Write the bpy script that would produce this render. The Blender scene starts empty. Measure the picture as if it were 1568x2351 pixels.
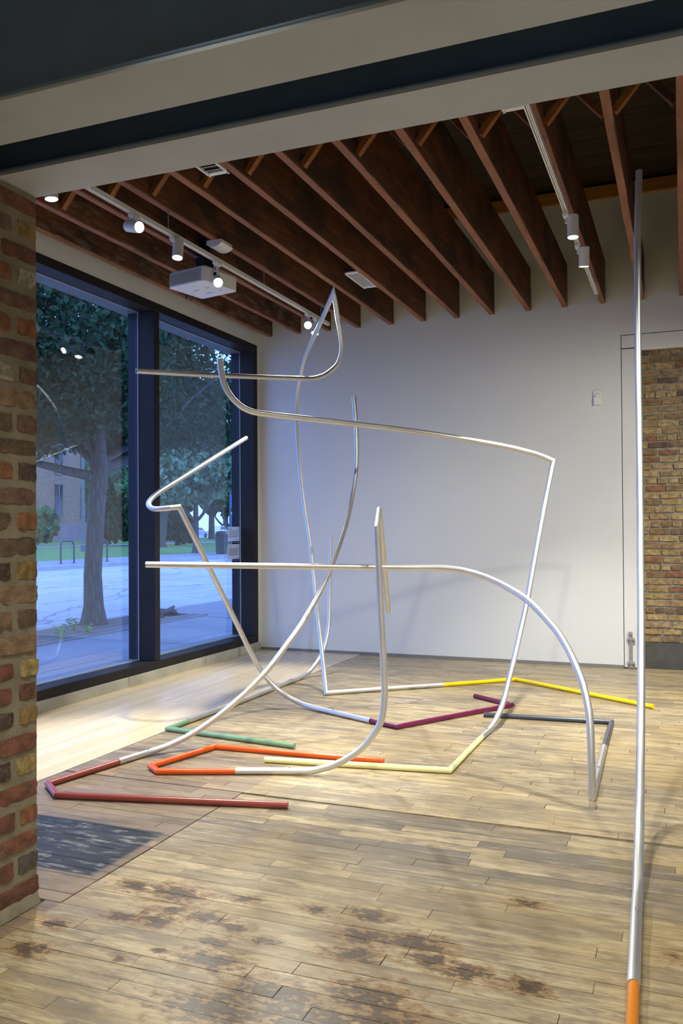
import bpy, math, random
import numpy as np
from mathutils import Vector, Matrix, Euler

# ------------------------------------------------------------------ camera, sky, exposure
SC = bpy.context.scene
COL = SC.collection
R = math.radians
SC.view_settings.view_transform = 'Standard'
SC.view_settings.look = 'None'
SC.view_settings.gamma = 1.0
SC.view_settings.use_curve_mapping = False
SC.view_settings.exposure = 0.14

YAW, PITCH, ROLL = 0.381343, 0.0126058, -0.0061386      # left, up, roll
cy_, sy_, cp_, sp_ = math.cos(YAW), math.sin(YAW), math.cos(PITCH), math.sin(PITCH)
fwd = Vector((-sy_ * cp_, cy_ * cp_, sp_))
r0 = Vector((cy_, sy_, 0.0)); u0 = r0.cross(fwd)
right = r0 * math.cos(ROLL) + u0 * math.sin(ROLL)
up = -r0 * math.sin(ROLL) + u0 * math.cos(ROLL)
cam = bpy.data.cameras.new('camera')
cam.sensor_fit = 'VERTICAL'; cam.sensor_height = 36.0; cam.sensor_width = 24.0
cam.lens = 1957.394 / 2351.0 * 36.0
cam.shift_y = (1190.293 - 1175.5) / 2351.0
cam.clip_end = 1000
co = bpy.data.objects.new('camera', cam); COL.objects.link(co)
mw = Matrix((right, up, -fwd)).transposed().to_4x4(); mw.translation = (0, 0, 1.57)
co.matrix_world = mw
SC.camera = co

world = bpy.data.worlds.new('dusk_sky'); SC.world = world
world.use_nodes = True
bg = world.node_tree.nodes['Background']
bg.inputs['Color'].default_value = (0.205, 0.375, 1.0, 1); bg.inputs['Strength'].default_value = SKY = 3.6

LAMP_COL = (0.985, 0.965, 0.86)
def spot(name, loc, target, power, deg=75, blend=0.7, size=0.04, parent=None, col=LAMP_COL):
    l = bpy.data.lights.new(name, 'SPOT'); l.energy = power; l.color = col
    l.spot_size = R(deg); l.spot_blend = blend; l.shadow_soft_size = size
    o = bpy.data.objects.new(name, l); COL.objects.link(o)
    d = Vector(target) - Vector(loc)
    o.rotation_mode = 'QUATERNION'; o.rotation_quaternion = d.to_track_quat('-Z', 'Y')
    o.location = loc
    return o
# unseen fill spots, added to light the front room, floor and back wall
FRONT_P, MAIN_P = 150, 450
for x, y, tx, ty in ((-1.3, 1.2, -1.2, 2.6), (0.6, 1.2, 0.2, 3.0), (1.2, -1.0, 0.4, 0.8), (-1.6, -1.2, -1.6, 0.6)):
    spot('front_room_fill', (x, y, 3.4), (tx, ty, 0), FRONT_P, 100, 0.8, 0.08)
for x, y, tx, ty, p in ((-0.8, 4.1, -1.9, 7.0, 0.45), (1.7, 4.2, -0.3, 6.8, 0.5), (1.7, 6.0, -1.2, 9.9, 1.0), (1.7, 8.0, 1.0, 9.8, 0.4),
                        (-0.8, 3.5, -1.2, 4.6, 0.3)):
    spot('unseen_fill', (x, y, 3.8), (tx, ty, 0), MAIN_P * p, 85, 0.8, 0.05)

# ------------------------------------------------------------------ helpers
def link(o): COL.objects.link(o); return o
class MB:
    def __init__(s): s.v = []; s.f = []
    def add(s, v, f):
        b = len(s.v); s.v += [tuple(p) for p in v]; s.f += [tuple(b + i for i in q) for q in f]; return s
    def box(s, lo, hi):
        x0, y0, z0 = lo; x1, y1, z1 = hi
        return s.add([(x0,y0,z0),(x1,y0,z0),(x1,y1,z0),(x0,y1,z0),(x0,y0,z1),(x1,y0,z1),(x1,y1,z1),(x0,y1,z1)],
                     [(0,3,2,1),(4,5,6,7),(0,1,5,4),(1,2,6,5),(2,3,7,6),(3,0,4,7)])
    def obox(s, c, size, M=None):
        hx, hy, hz = size[0]/2, size[1]/2, size[2]/2
        b = MB().box((-hx,-hy,-hz), (hx,hy,hz))
        M = M or Matrix()
        c = Vector(c)
        return s.add([tuple(c + (M.to_3x3() @ Vector(p))) for p in b.v], b.f)
    def bar(s, p0, p1, w, h, upv=(0,0,1)):
        p0, p1 = Vector(p0), Vector(p1); d = (p1-p0).normalized()
        a = d.cross(Vector(upv)).normalized(); b = a.cross(d).normalized()
        v = []
        for p in (p0, p1):
            for sa, sb in ((-1,-1),(1,-1),(1,1),(-1,1)): v.append(tuple(p + a*sa*w/2 + b*sb*h/2))
        return s.add(v, [(3,2,1,0),(4,5,6,7),(0,1,5,4),(1,2,6,5),(2,3,7,6),(3,0,4,7)])
    def cyl(s, p0, p1, r0, r1=None, n=16, caps=True):
        r1 = r0 if r1 is None else r1
        p0, p1 = Vector(p0), Vector(p1); d = (p1-p0).normalized()
        a = d.orthogonal().normalized(); b = d.cross(a)
        v = []
        for p, r in ((p0, r0), (p1, r1)):
            for i in range(n):
                t = 2*math.pi*i/n; v.append(tuple(p + (a*math.cos(t) + b*math.sin(t))*r))
        f = [(i, (i+1) % n, n+(i+1) % n, n+i) for i in range(n)]
        if caps: f += [tuple(range(n-1, -1, -1)), tuple(range(n, 2*n))]
        return s.add(v, f)
    def lathe(s, p0, d, prof, n=24):
        """prof: list of (distance along d, radius)"""
        p0, d = Vector(p0), Vector(d).normalized(); a = d.orthogonal().normalized(); b = d.cross(a)
        v = []; m = len(prof)
        for t, r in prof:
            for i in range(n):
                q = 2*math.pi*i/n; v.append(tuple(p0 + d*t + (a*math.cos(q)+b*math.sin(q))*max(r, 1e-4)))
        f = [(k*n+i, k*n+(i+1) % n, (k+1)*n+(i+1) % n, (k+1)*n+i) for k in range(m-1) for i in range(n)]
        return s.add(v, f)
    def prism(s, poly, z0, z1):
        n = len(poly)
        v = [(x, y, z0) for x, y in poly] + [(x, y, z1) for x, y in poly]
        f = [tuple(range(n-1, -1, -1)), tuple(range(n, 2*n))] + [(i, (i+1) % n, n+(i+1) % n, n+i) for i in range(n)]
        return s.add(v, f)
    def mesh(s, name, mat=None, smooth=False, sharp=35):
        me = bpy.data.meshes.new(name); me.from_pydata(s.v, [], s.f); me.update()
        if mat: me.materials.append(mat)
        if smooth:
            me.shade_smooth(); me.set_sharp_from_angle(angle=R(sharp))
        return me
    def build(s, name, mat=None, parent=None, smooth=False, loc=None, sharp=35):
        return obj(name, s.mesh(name, mat, smooth, sharp), parent, loc)
def obj(name, me, parent=None, loc=None):
    o = link(bpy.data.objects.new(name, me))
    if loc: o.location = loc
    if parent: o.parent = parent
    return o
def bevel(o, w=0.004, seg=2):
    m = o.modifiers.new('bevel', 'BEVEL'); m.width = w; m.segments = seg; m.limit_method = 'ANGLE'; m.angle_limit = R(40)
    return o
def tag(o, label=None, cat=None, group=None, kind=None):
    if label: o['label'] = label
    if cat: o['category'] = cat
    if group: o['group'] = group
    if kind: o['kind'] = kind
    return o
def struct(o): o['kind'] = 'structure'; return o
def empty(name, loc=(0,0,0)):
    o = link(bpy.data.objects.new(name, None)); o.location = loc; o.empty_display_size = 0.1; return o
def setparent(o, p):
    """parent keeping the world coordinates of the mesh (parents are never rotated)"""
    o.parent = p; o.matrix_parent_inverse = Matrix.Translation(-p.location); return o

# ------------------------------------------------------------------ materials
class NT:
    def __init__(s, name):
        s.m = bpy.data.materials.new(name); s.m.use_nodes = True
        s.t = s.m.node_tree; s.n = s.t.nodes; s.b = s.n['Principled BSDF']; s.out = s.n['Material Output']
    def node(s, ty, **kw):
        n = s.n.new(ty)
        for k, v in kw.items():
            if hasattr(n, k) and not k[0].isupper(): setattr(n, k, v)
        return n
    def l(s, a, b): s.t.links.new(a, b)
    def inp(s, sock, v):
        if hasattr(v, 'links') or isinstance(v, bpy.types.NodeSocket): s.l(v, sock)
        elif isinstance(v, (tuple, list)): sock.default_value = tuple(v) + ((1,) if len(v) == 3 and sock.type == 'RGBA' else ())
        else: sock.default_value = v
    def math(s, op, a, b=0.0, c=None, clamp=False):
        n = s.n.new('ShaderNodeMath'); n.operation = op; n.use_clamp = clamp
        s.inp(n.inputs[0], a); s.inp(n.inputs[1], b)
        if c is not None: s.inp(n.inputs[2], c)
        return n.outputs[0]
    def mix(s, f, a, b, blend='MIX'):
        n = s.n.new('ShaderNodeMix'); n.data_type = 'RGBA'; n.blend_type = blend
        s.inp(n.inputs[0], f); s.inp(n.inputs[6], a); s.inp(n.inputs[7], b)
        return n.outputs[2]
    def pos(s): return s.n.new('ShaderNodeNewGeometry').outputs['Position']
    def objco(s): return s.n.new('ShaderNodeTexCoord').outputs['Object']
    def rand(s): return s.n.new('ShaderNodeObjectInfo').outputs['Random']
    def ocol(s): return s.n.new('ShaderNodeObjectInfo').outputs['Color']
    def attr(s, name):
        n = s.n.new('ShaderNodeAttribute'); n.attribute_name = name; return n.outputs['Fac']
    def island(s): return s.n.new('ShaderNodeNewGeometry').outputs['Random Per Island']
    def scale(s, vec, sc, off=(0,0,0)):
        n = s.n.new('ShaderNodeMapping'); s.l(vec, n.inputs['Vector'])
        n.inputs['Scale'].default_value = sc; s.inp(n.inputs['Location'], off); return n.outputs[0]
    def noise(s, vec, sc=5.0, det=3.0, rough=0.55, dist=0.0, col=False):
        n = s.n.new('ShaderNodeTexNoise'); s.l(vec, n.inputs['Vector'])
        n.inputs['Scale'].default_value = sc; n.inputs['Detail'].default_value = det
        n.inputs['Roughness'].default_value = rough; n.inputs['Distortion'].default_value = dist
        return n.outputs['Color' if col else 'Fac']
    def vor(s, vec, sc=5.0, feat='F1'):
        n = s.n.new('ShaderNodeTexVoronoi'); n.feature = feat; s.l(vec, n.inputs['Vector']); n.inputs['Scale'].default_value = sc
        return n.outputs['Distance']
    def ramp(s, f, stops, interp='LINEAR'):
        n = s.n.new('ShaderNodeValToRGB'); n.color_ramp.interpolation = interp
        e = n.color_ramp.elements
        while len(e) < len(stops): e.new(0.5)
        for i, (p, c) in enumerate(stops):
            e[i].position = p; e[i].color = (c, c, c, 1) if isinstance(c, (int, float)) else (c[0], c[1], c[2], 1)
        s.l(f, n.inputs[0]); return n.outputs[0]
    def step(s, f, a, b): return s.ramp(f, [(a, 0.0), (b, 1.0)])
    def bump(s, h, strength=0.3, dist=0.01):
        n = s.n.new('ShaderNodeBump'); n.inputs['Strength'].default_value = strength; n.inputs['Distance'].default_value = dist
        s.l(h, n.inputs['Height']); s.l(n.outputs[0], s.b.inputs['Normal'])
    def sep(s, v):
        n = s.n.new('ShaderNodeSeparateXYZ'); s.l(v, n.inputs[0]); return n.outputs
    def fin(s, color=None, rough=None, metal=None, spec=None, coat=None):
        if color is not None: s.inp(s.b.inputs['Base Color'], color)
        if rough is not None: s.inp(s.b.inputs['Roughness'], rough)
        if metal is not None: s.b.inputs['Metallic'].default_value = metal
        if spec is not None: s.b.inputs['Specular IOR Level'].default_value = spec
        if coat is not None: s.b.inputs['Coat Weight'].default_value = coat
        return s.m
def plain(name, col, rough=0.5, metal=0.0, spec=0.5, var=0.08, sc=6.0, bump=0.0):
    t = NT(name); n = t.noise(t.pos(), sc, 4)
    c = t.mix(t.step(n, 0.3, 0.7), tuple(v*(1-var) for v in col), tuple(min(v*(1+var), 1) for v in col))
    if bump: t.bump(t.noise(t.pos(), sc*12, 5), bump, 0.004)
    return t.fin(c, rough, metal, spec)
M = {}
M['white_wall'] = plain('white_wall_paint', (0.70, 0.705, 0.665), 0.7, var=0.02, sc=1.2, bump=0.05)
M['white_door'] = plain('white_door_paint', (0.72, 0.71, 0.67), 0.55, var=0.02, sc=1.5)
M['grey_plaster'] = plain('grey_painted_steel_underside', (0.47, 0.51, 0.56), 0.75, var=0.08, sc=2.2, bump=0.35)
M['blue_steel'] = plain('dark_blue_steel_paint', (0.12, 0.19, 0.31), 0.5, var=0.12, sc=3.0, bump=0.08)
M['frame'] = plain('dark_bronze_frame', (0.026, 0.025, 0.026), 0.5, 0.0, 0.12, var=0.08, sc=4.0)
M['white_metal'] = plain('white_powder_coat', (0.78, 0.77, 0.73), 0.42, var=0.02)
M['grey_metal'] = plain('galvanised_grey_metal', (0.36, 0.36, 0.35), 0.5, 0.6, var=0.12, sc=30)
M['black'] = plain('black_plastic', (0.012, 0.013, 0.016), 0.5)
M['dark_gap'] = plain('dark_gap', (0.02, 0.016, 0.012), 0.9)
def paper():
    t = NT('paper'); t.fin((0.90, 0.89, 0.86), 0.7)
    df = t.node('ShaderNodeBsdfTranslucent'); df.inputs['Color'].default_value = (0.8, 0.8, 0.78, 1)
    mx = t.node('ShaderNodeMixShader'); mx.inputs[0].default_value = 0.6
    t.l(t.b.outputs[0], mx.inputs[1]); t.l(df.outputs[0], mx.inputs[2]); t.l(mx.outputs[0], t.out.inputs['Surface']); return t.m
M['paper'] = paper()
M['ink'] = plain('grey_print', (0.25, 0.25, 0.26), 0.8)
M['clear_plastic'] = plain('clear_plastic_edge', (0.35, 0.42, 0.55), 0.2)
M['yellow_sticker'] = plain('yellow_sticker', (0.75, 0.62, 0.03), 0.5, var=0.02)
M['lens_glass'] = plain('dark_lens', (0.02, 0.02, 0.03), 0.08)
def emit(name, col, s):
    t = NT(name); t.fin(col, 0.4); t.b.inputs['Emission Color'].default_value = (*col, 1); t.b.inputs['Emission Strength'].default_value = s
    return t.m
M['lamp'] = emit('lit_lamp', (1.0, 0.95, 0.86), 22.0)
M['lamp_off'] = plain('unlit_lamp', (0.5, 0.5, 0.48), 0.2)
def alu():
    t = NT('mill_aluminium')
    p = t.objco()
    n = t.noise(t.scale(p, (1, 1, 1)), 3.0, 4)
    c = t.mix(t.step(n, 0.3, 0.7), (0.62, 0.62, 0.62), (0.72, 0.72, 0.715))
    return t.fin(c, t.ramp(n, [(0.3, 0.43), (0.7, 0.52)]), 0.92, 0.5)
M['aluminium'] = alu()
PAINT = {'yellow': (0.86, 0.63, 0.0), 'green': (0.19, 0.33, 0.19), 'orangered': (0.72, 0.10, 0.008), 'brickred': (0.27, 0.055, 0.042),
         'paleyellow': (0.78, 0.77, 0.38), 'purple': (0.14, 0.008, 0.055), 'slate': (0.058, 0.066, 0.098), 'orange': (0.70, 0.22, 0.008)}
for k, c in PAINT.items(): M['paint_'+k] = plain('paint_'+k, c, 0.28, var=0.03)
def glass():
    t = NT('window_glass'); t.n.remove(t.b)
    tr = t.node('ShaderNodeBsdfTransparent'); tr.inputs[0].default_value = (0.95, 0.97, 0.98, 1)
    gl = t.node('ShaderNodeBsdfGlossy'); gl.inputs['Roughness'].default_value = 0.0; gl.inputs['Color'].default_value = (1, 1, 1, 1)
    lw = t.node('ShaderNodeLayerWeight'); lw.inputs['Blend'].default_value = 0.5      # two-sided Schlick reflectance
    fr = t.math('ADD', t.math('MULTIPLY', t.math('POWER', lw.outputs['Facing'], 5.0), 0.93), 0.07)
    mx = t.node('ShaderNodeMixShader'); t.l(fr, mx.inputs[0]); t.l(tr.outputs[0], mx.inputs[1]); t.l(gl.outputs[0], mx.inputs[2])
    t.l(mx.outputs[0], t.out.inputs['Surface']); return t.m
M['glass'] = glass()
def wood_red():
    t = NT('old_red_brown_joist'); p = t.pos(); r = t.rand()
    off = t.node('ShaderNodeCombineXYZ'); t.l(t.math('MULTIPLY', r, 37.0), off.inputs[0]); t.l(t.math('MULTIPLY', r, 11.0), off.inputs[1])
    g = t.noise(t.scale(p, (14, 1.1, 14), off.outputs[0]), 2.2, 5, 0.6, 0.6)
    big = t.noise(t.scale(p, (1.0, 0.9, 1.6), off.outputs[0]), 1.6, 4, 0.6)
    c = t.ramp(g, [(0.25, (0.085, 0.034, 0.015)), (0.5, (0.165, 0.062, 0.026)), (0.75, (0.26, 0.105, 0.045))])
    c = t.mix(t.math('MULTIPLY', t.step(big, 0.44, 0.60), 0.75), c, (0.036, 0.027, 0.020))
    flk = t.noise(t.scale(p, (5, 2.2, 9)), 2.0, 6, 0.7)
    old = t.math('MULTIPLY', t.step(flk, 0.50, 0.62), t.math('LESS_THAN', t.sep(p)[0], -4.40))
    c = t.mix(t.math('MULTIPLY', old, 0.55), c, (0.27, 0.215, 0.15))
    z = t.sep(p)[2]; low = t.ramp(t.math('SUBTRACT', z, 4.09), [(0.0, 1.0), (0.03, 0.0)])  # paler joist bottoms: floor bounce light painted into the wood colour
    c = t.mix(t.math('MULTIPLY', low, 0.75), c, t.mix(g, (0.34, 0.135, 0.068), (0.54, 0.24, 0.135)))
    t.bump(g, 0.25, 0.006)
    return t.fin(c, 0.7, 0, 0.3)
M['joist'] = wood_red()
def simple_wood(name, a, b, axis=0, rough=0.6):
    t = NT(name); p = t.pos(); r = t.rand()
    sc = [12, 12, 12]; sc[axis] = 1.0
    off = t.node('ShaderNodeCombineXYZ'); t.l(t.math('MULTIPLY', r, 41.0), off.inputs[0])
    g = t.noise(t.scale(p, sc, off.outputs[0]), 2.0, 5, 0.6, 0.4)
    c = t.mix(t.step(g, 0.3, 0.7), a, b)
    c = t.mix(t.math('MULTIPLY', r, 0.45), c, (a[0]*0.5, a[1]*0.5, a[2]*0.5))
    t.bump(g, 0.2, 0.004); return t.fin(c, rough, 0, 0.3)
M['deck'] = simple_wood('dark_roof_deck', (0.030, 0.020, 0.010), (0.085, 0.058, 0.026), 0)
M['brace_lit'] = simple_wood('orange_lit_brace', (0.26, 0.09, 0.022), (0.40, 0.16, 0.045), 0)
M['ledger'] = simple_wood('orange_ledger', (0.40, 0.17, 0.035), (0.58, 0.27, 0.065), 0)
def concrete(name, a, b, sc=3.0, rough=0.85, bump=0.25):
    t = NT(name); p = t.pos()
    n = t.noise(p, sc, 6, 0.65); f = t.noise(p, sc*14, 4)
    c = t.mix(t.step(n, 0.3, 0.7), a, b); c = t.mix(t.math('MULTIPLY', t.step(f, 0.55, 0.75), 0.25), c, (a[0]*0.6, a[1]*0.6, a[2]*0.6))
    t.bump(f, bump, 0.006); return t.fin(c, rough, 0, 0.3)
M['grey_base'] = plain('grey_painted_base', (0.20, 0.195, 0.185), 0.6, var=0.1)
M['curb'] = concrete('interior_concrete_curb', (0.40, 0.385, 0.32), (0.56, 0.54, 0.46), 4.0)
M['mortar'] = concrete('mortar', (0.20, 0.17, 0.115), (0.31, 0.27, 0.19), 7.0, 0.9, 0.5)
M['mortar_far'] = concrete('far_mortar', (0.17, 0.14, 0.10), (0.42, 0.38, 0.31), 12.0, 0.9, 0.5)
M['dark_base'] = concrete('dark_grey_concrete_base', (0.06, 0.058, 0.055), (0.11, 0.105, 0.10), 3.0)
M['slab'] = concrete('sidewalk_concrete', (0.22, 0.235, 0.26), (0.31, 0.32, 0.34), 0.8)
M['road'] = concrete('road_asphalt', (0.36, 0.37, 0.39), (0.50, 0.50, 0.50), 0.35, 0.8)
_t = NT('cracked_road'); _p = _t.pos(); _n = _t.noise(_p, 0.35, 6, 0.65); _f = _t.noise(_p, 6.0, 4)
_c = _t.mix(_t.step(_n, 0.3, 0.7), (0.38, 0.385, 0.40), (0.54, 0.54, 0.54)); _c = _t.mix(_t.math('MULTIPLY', _t.step(_f, 0.55, 0.75), 0.2), _c, (0.2, 0.2, 0.21))
_w = _t.node('ShaderNodeVectorMath', operation='ADD'); _t.l(_t.scale(_p, (0.55, 0.10, 0)), _w.inputs[0]); _t.l(_t.scale(_t.noise(_p, 0.8, 4, 0.6, 0, True), (0.35, 0.35, 0)), _w.inputs[1])
_cr = _t.ramp(_t.vor(_w.outputs[0], 1.0, 'DISTANCE_TO_EDGE'), [(0.0, 1.0), (0.018, 0.0)])
_c = _t.mix(_t.math('MULTIPLY', _cr, 0.75), _c, (0.10, 0.10, 0.12)); M['road'] = _t.fin(_c, 0.8, 0, 0.3)
M['kerb'] = concrete('street_kerb', (0.32, 0.33, 0.34), (0.44, 0.44, 0.44), 1.0)
M['soil'] = concrete('tree_pit_soil', (0.10, 0.085, 0.07), (0.20, 0.18, 0.16), 4.0)
M['iron'] = plain('cast_iron', (0.24, 0.22, 0.21), 0.6, 0.3, var=0.2, sc=20)
def brick_mat(name, ramp=None, rough=0.85):
    t = NT(name); p = t.objco(); r = t.rand()
    off = t.node('ShaderNodeCombineXYZ'); t.l(t.math('MULTIPLY', r, 53.0), off.inputs[0]); t.l(t.math('MULTIPLY', r, 17.0), off.inputs[2])
    q = t.scale(p, (2.2, 1.2, 1.0), off.outputs[0])
    n = t.noise(q, 1.6, 5, 0.65); f = t.noise(q, 9.0, 4, 0.6)
    base = t.ramp(r, ramp, 'CONSTANT') if ramp else t.ocol()
    dk = t.mix(0.62, base, (0.030, 0.022, 0.018)); n2 = t.noise(q, 3.2, 5, 0.7)
    c = t.mix(t.step(n, 0.38, 0.62), base, dk)
    c = t.mix(t.math('MULTIPLY', t.step(n2, 0.52, 0.66), 0.55), c, (0.30, 0.24, 0.165))
    c = t.mix(t.math('MULTIPLY', t.step(f, 0.60, 0.70), 0.9), c, (0.025, 0.018, 0.015))
    t.bump(f, 0.6, 0.006); return t.fin(c, rough, 0, 0.25)
M['brick'] = brick_mat('salvaged_brick')
M['brick_far'] = brick_mat('common_brick', [(0.0, (0.44, 0.30, 0.125)), (0.14, (0.52, 0.37, 0.17)), (0.28, (0.31, 0.19, 0.085)), (0.42, (0.42, 0.28, 0.13)),
    (0.54, (0.36, 0.155, 0.08)), (0.62, (0.48, 0.34, 0.18)), (0.76, (0.27, 0.165, 0.09)), (0.86, (0.38, 0.25, 0.12)), (0.96, (0.17, 0.115, 0.075))])
def floor_mat(name, maple=False):
    t = NT(name); p = t.pos(); xyz = t.sep(p)
    pr = t.math('FRACT', t.math('ADD', t.rand(), t.attr('tone')))          # one tone for each plank
    off = t.node('ShaderNodeCombineXYZ'); t.l(t.math('MULTIPLY', pr, 61.0), off.inputs[0]); t.l(t.math('MULTIPLY', pr, 23.0), off.inputs[1])
    if maple:
        g = t.noise(t.scale(p, (26, 1.6, 1), off.outputs[0]), 1.5, 5, 0.6, 0.5)
        c = t.ramp(pr, [(0.0, (0.63, 0.49, 0.29)), (0.35, (0.71, 0.57, 0.35)), (0.7, (0.77, 0.63, 0.41)), (1.0, (0.66, 0.51, 0.305))])
        c = t.mix(t.math('MULTIPLY', t.step(g, 0.45, 0.75), 0.25), c, (0.45, 0.33, 0.18))
        w = t.noise(p, 0.9, 4); c = t.mix(t.math('MULTIPLY', t.step(w, 0.5, 0.72), 0.2), c, (0.42, 0.36, 0.28))
        t.bump(g, 0.05, 0.002)
        return t.fin(c, t.ramp(g, [(0.3, 0.30), (0.7, 0.40)]), 0, 0.5)
    g = t.noise(t.scale(p, (1.7, 26, 1), off.outputs[0]), 1.4, 6, 0.65, 0.8)
    blot = t.noise(t.scale(p, (0.9, 3.2, 1), off.outputs[0]), 2.0, 6, 0.68)
    fine = t.noise(t.scale(p, (5.0, 60, 1), off.outputs[0]), 1.5, 4, 0.6)
    pr2 = t.math('FRACT', t.math('MULTIPLY', pr, 7.31))
    x, y = xyz[0], xyz[1]
    c = t.ramp(pr, [(0.0, (0.41, 0.315, 0.175)), (0.2, (0.48, 0.375, 0.22)), (0.42, (0.54, 0.43, 0.265)), (0.62, (0.44, 0.345, 0.20)),
                    (0.80, (0.50, 0.40, 0.24)), (0.90, (0.33, 0.265, 0.165)), (1.0, (0.22, 0.175, 0.115))])
    c = t.mix(t.math('MULTIPLY', t.step(g, 0.46, 0.62), 0.62), c, (0.235, 0.175, 0.10))
    c = t.mix(t.math('MULTIPLY', t.ramp(g, [(0.28, 1.0), (0.42, 0.0)]), 0.35), c, (0.62, 0.50, 0.31))
    c = t.mix(t.math('MULTIPLY', t.step(fine, 0.50, 0.64), 0.42), c, (0.20, 0.14, 0.075))
    # boards near the joint that kept their old grey finish
    zone = t.math('MULTIPLY', t.math('DIVIDE', t.math('SUBTRACT', y, 3.45), 0.5, clamp=True), t.math('LESS_THAN', y, 4.521))
    old = t.math('MULTIPLY', zone, t.math('MULTIPLY', t.math('GREATER_THAN', pr2, 0.56), t.step(blot, 0.32, 0.50)))
    c = t.mix(t.math('MULTIPLY', old, 0.88), c, t.mix(fine, (0.085, 0.072, 0.06), (0.17, 0.15, 0.125)))
    # worn grey streaks and old grime that run along the boards
    c = t.mix(t.math('MULTIPLY', t.step(blot, 0.50, 0.61), 0.62), c, (0.155, 0.120, 0.080))
    wear = t.noise(t.scale(p, (0.8, 2.6, 1)), 1.5, 6, 0.65)
    c = t.mix(t.math('MULTIPLY', t.step(wear, 0.49, 0.60), 0.52), c, (0.19, 0.155, 0.11))
    sm = t.noise(t.scale(p, (3.2, 10, 1)), 1.6, 6, 0.68)
    c = t.mix(t.math('MULTIPLY', t.step(sm, 0.50, 0.60), 0.62), c, (0.165, 0.128, 0.088))
    sc_ = t.noise(t.scale(p, (2.0, 16, 1)), 2.2, 6, 0.7)
    c = t.mix(t.math('MULTIPLY', t.step(sc_, 0.57, 0.65), 0.5), c, (0.52, 0.48, 0.41))
    yel = t.noise(p, 1.1, 3); c = t.mix(t.math('MULTIPLY', t.step(yel, 0.44, 0.60), 0.22), c, (0.48, 0.32, 0.09), 'MIX')
    # the panel of darker boards left of the long joint
    left = t.math('MULTIPLY', t.math('LESS_THAN', x, -2.4555), t.ramp(t.math('MULTIPLY', t.math('ADD', y, t.math('MULTIPLY', wear, 1.2)), 0.1), [(0.525, 1.0), (0.64, 0.0)]))
    c = t.mix(t.math('MULTIPLY', left, t.math('ADD', 0.25, t.math('MULTIPLY', blot, 0.8))), c, t.mix(t.step(t.math('ADD', g, t.math('MULTIPLY', t.math('SUBTRACT', pr2, 0.5), 0.35)), 0.25, 0.75), (0.075, 0.054, 0.044), (0.27, 0.185, 0.125)))
    # black worn patch on that panel
    sn = t.noise(t.scale(p, (2.2, 9, 1)), 3.0, 6, 0.7)
    def box(v, a, b, s):  # 1 inside a..b with soft border s
        return t.math('MULTIPLY', t.math('DIVIDE', t.math('SUBTRACT', v, a), s, clamp=True), t.math('DIVIDE', t.math('SUBTRACT', b, v), s, clamp=True))
    bk = t.math('MULTIPLY', box(x, -3.5, -2.50, 0.03), box(y, 3.18, 3.79, 0.02))
    sc2 = t.math('ADD', t.math('MULTIPLY', t.math('SUBTRACT', sn, 0.5), 1.7), t.math('ADD', 0.33, t.math('MULTIPLY', pr2, 0.12)))
    c = t.mix(t.math('MULTIPLY', bk, 0.97), c, t.ramp(sc2, [(0.30, (0.010, 0.012, 0.017)), (0.42, (0.022, 0.026, 0.034)), (0.50, (0.10, 0.105, 0.105)), (0.60, (0.22, 0.20, 0.17)), (0.70, (0.10, 0.06, 0.035))]))
    # brown spill stains
    blobs = [(-2.26,3.17,.13),(-2.05,3.17,.20),(-1.74,3.23,.09),(-2.14,2.90,.10),(-1.98,3.03,.10),(-2.0,2.93,.14),(-1.80,3.02,.14),(-1.68,2.98,.10),(-1.62,2.73,.18),
             (-1.68,2.85,.10),(-1.42,3.24,.09),(-1.20,3.27,.14),(-1.16,3.10,.16),(-1.15,2.96,.15),(-.95,3.12,.17),(-.86,3.02,.15),(-.72,2.97,.14),(-.52,2.96,.12),
             (-1.30,2.60,.26),(-1.13,2.50,.34),(-1.0,2.70,.24),(-.88,2.54,.32),(-1.45,2.46,.26),(-2.29,2.55,.12),(-1.5,2.93,.08),(-2.35,2.75,.1),(-1.95,2.62,.05),(-.62,3.62,.10),
             (-.28,2.72,.12),(-.05,2.75,.14),(.05,3.35,.15),(-1.83,2.72,.05)]
    tot = None
    for bx, by, br in blobs:
        vm = t.node('ShaderNodeVectorMath', operation='DISTANCE'); 
        mp = t.scale(p, (0.8, 1.35, 0)); t.l(mp, vm.inputs[0]); vm.inputs[1].default_value = (bx*0.8, by*1.35, 0)
        d = t.math('SUBTRACT', 1.0, t.math('DIVIDE', vm.outputs['Value'], br), clamp=True)
        tot = d if tot is None else t.math('MAXIMUM', tot, d)
    bn = t.noise(t.scale(p, (6, 11, 1)), 2.6, 6, 0.68)
    st = t.math('ADD', t.math('MULTIPLY', tot, 0.62), t.math('MULTIPLY', t.math('SUBTRACT', bn, 0.5), 2.0))
    st = t.math('MULTIPLY', st, t.math('GREATER_THAN', tot, 0.001))
    c = t.mix(t.math('MULTIPLY', t.step(st, 0.12, 0.28), 0.65), c, (0.25, 0.125, 0.032))
    c = t.mix(t.math('MULTIPLY', t.step(st, 0.32, 0.44), 0.88), c, t.mix(t.step(bn, 0.5, 0.72), (0.050, 0.030, 0.018), (0.15, 0.115, 0.075)))
    nail = t.math('LESS_THAN', t.vor(t.scale(p, (3.2, 12.0, 0)), 1.0), 0.035)
    c = t.mix(t.math('MULTIPLY', nail, 0.6), c, (0.05, 0.04, 0.03))
    t.bump(g, 0.12, 0.003)
    return t.fin(c, t.math('ADD', t.math('MULTIPLY', blot, 0.25), 0.27), 0, 0.5)
M['plank'] = floor_mat('worn_plank_floor'); M['maple'] = floor_mat('pale_maple_floor', True)

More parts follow.
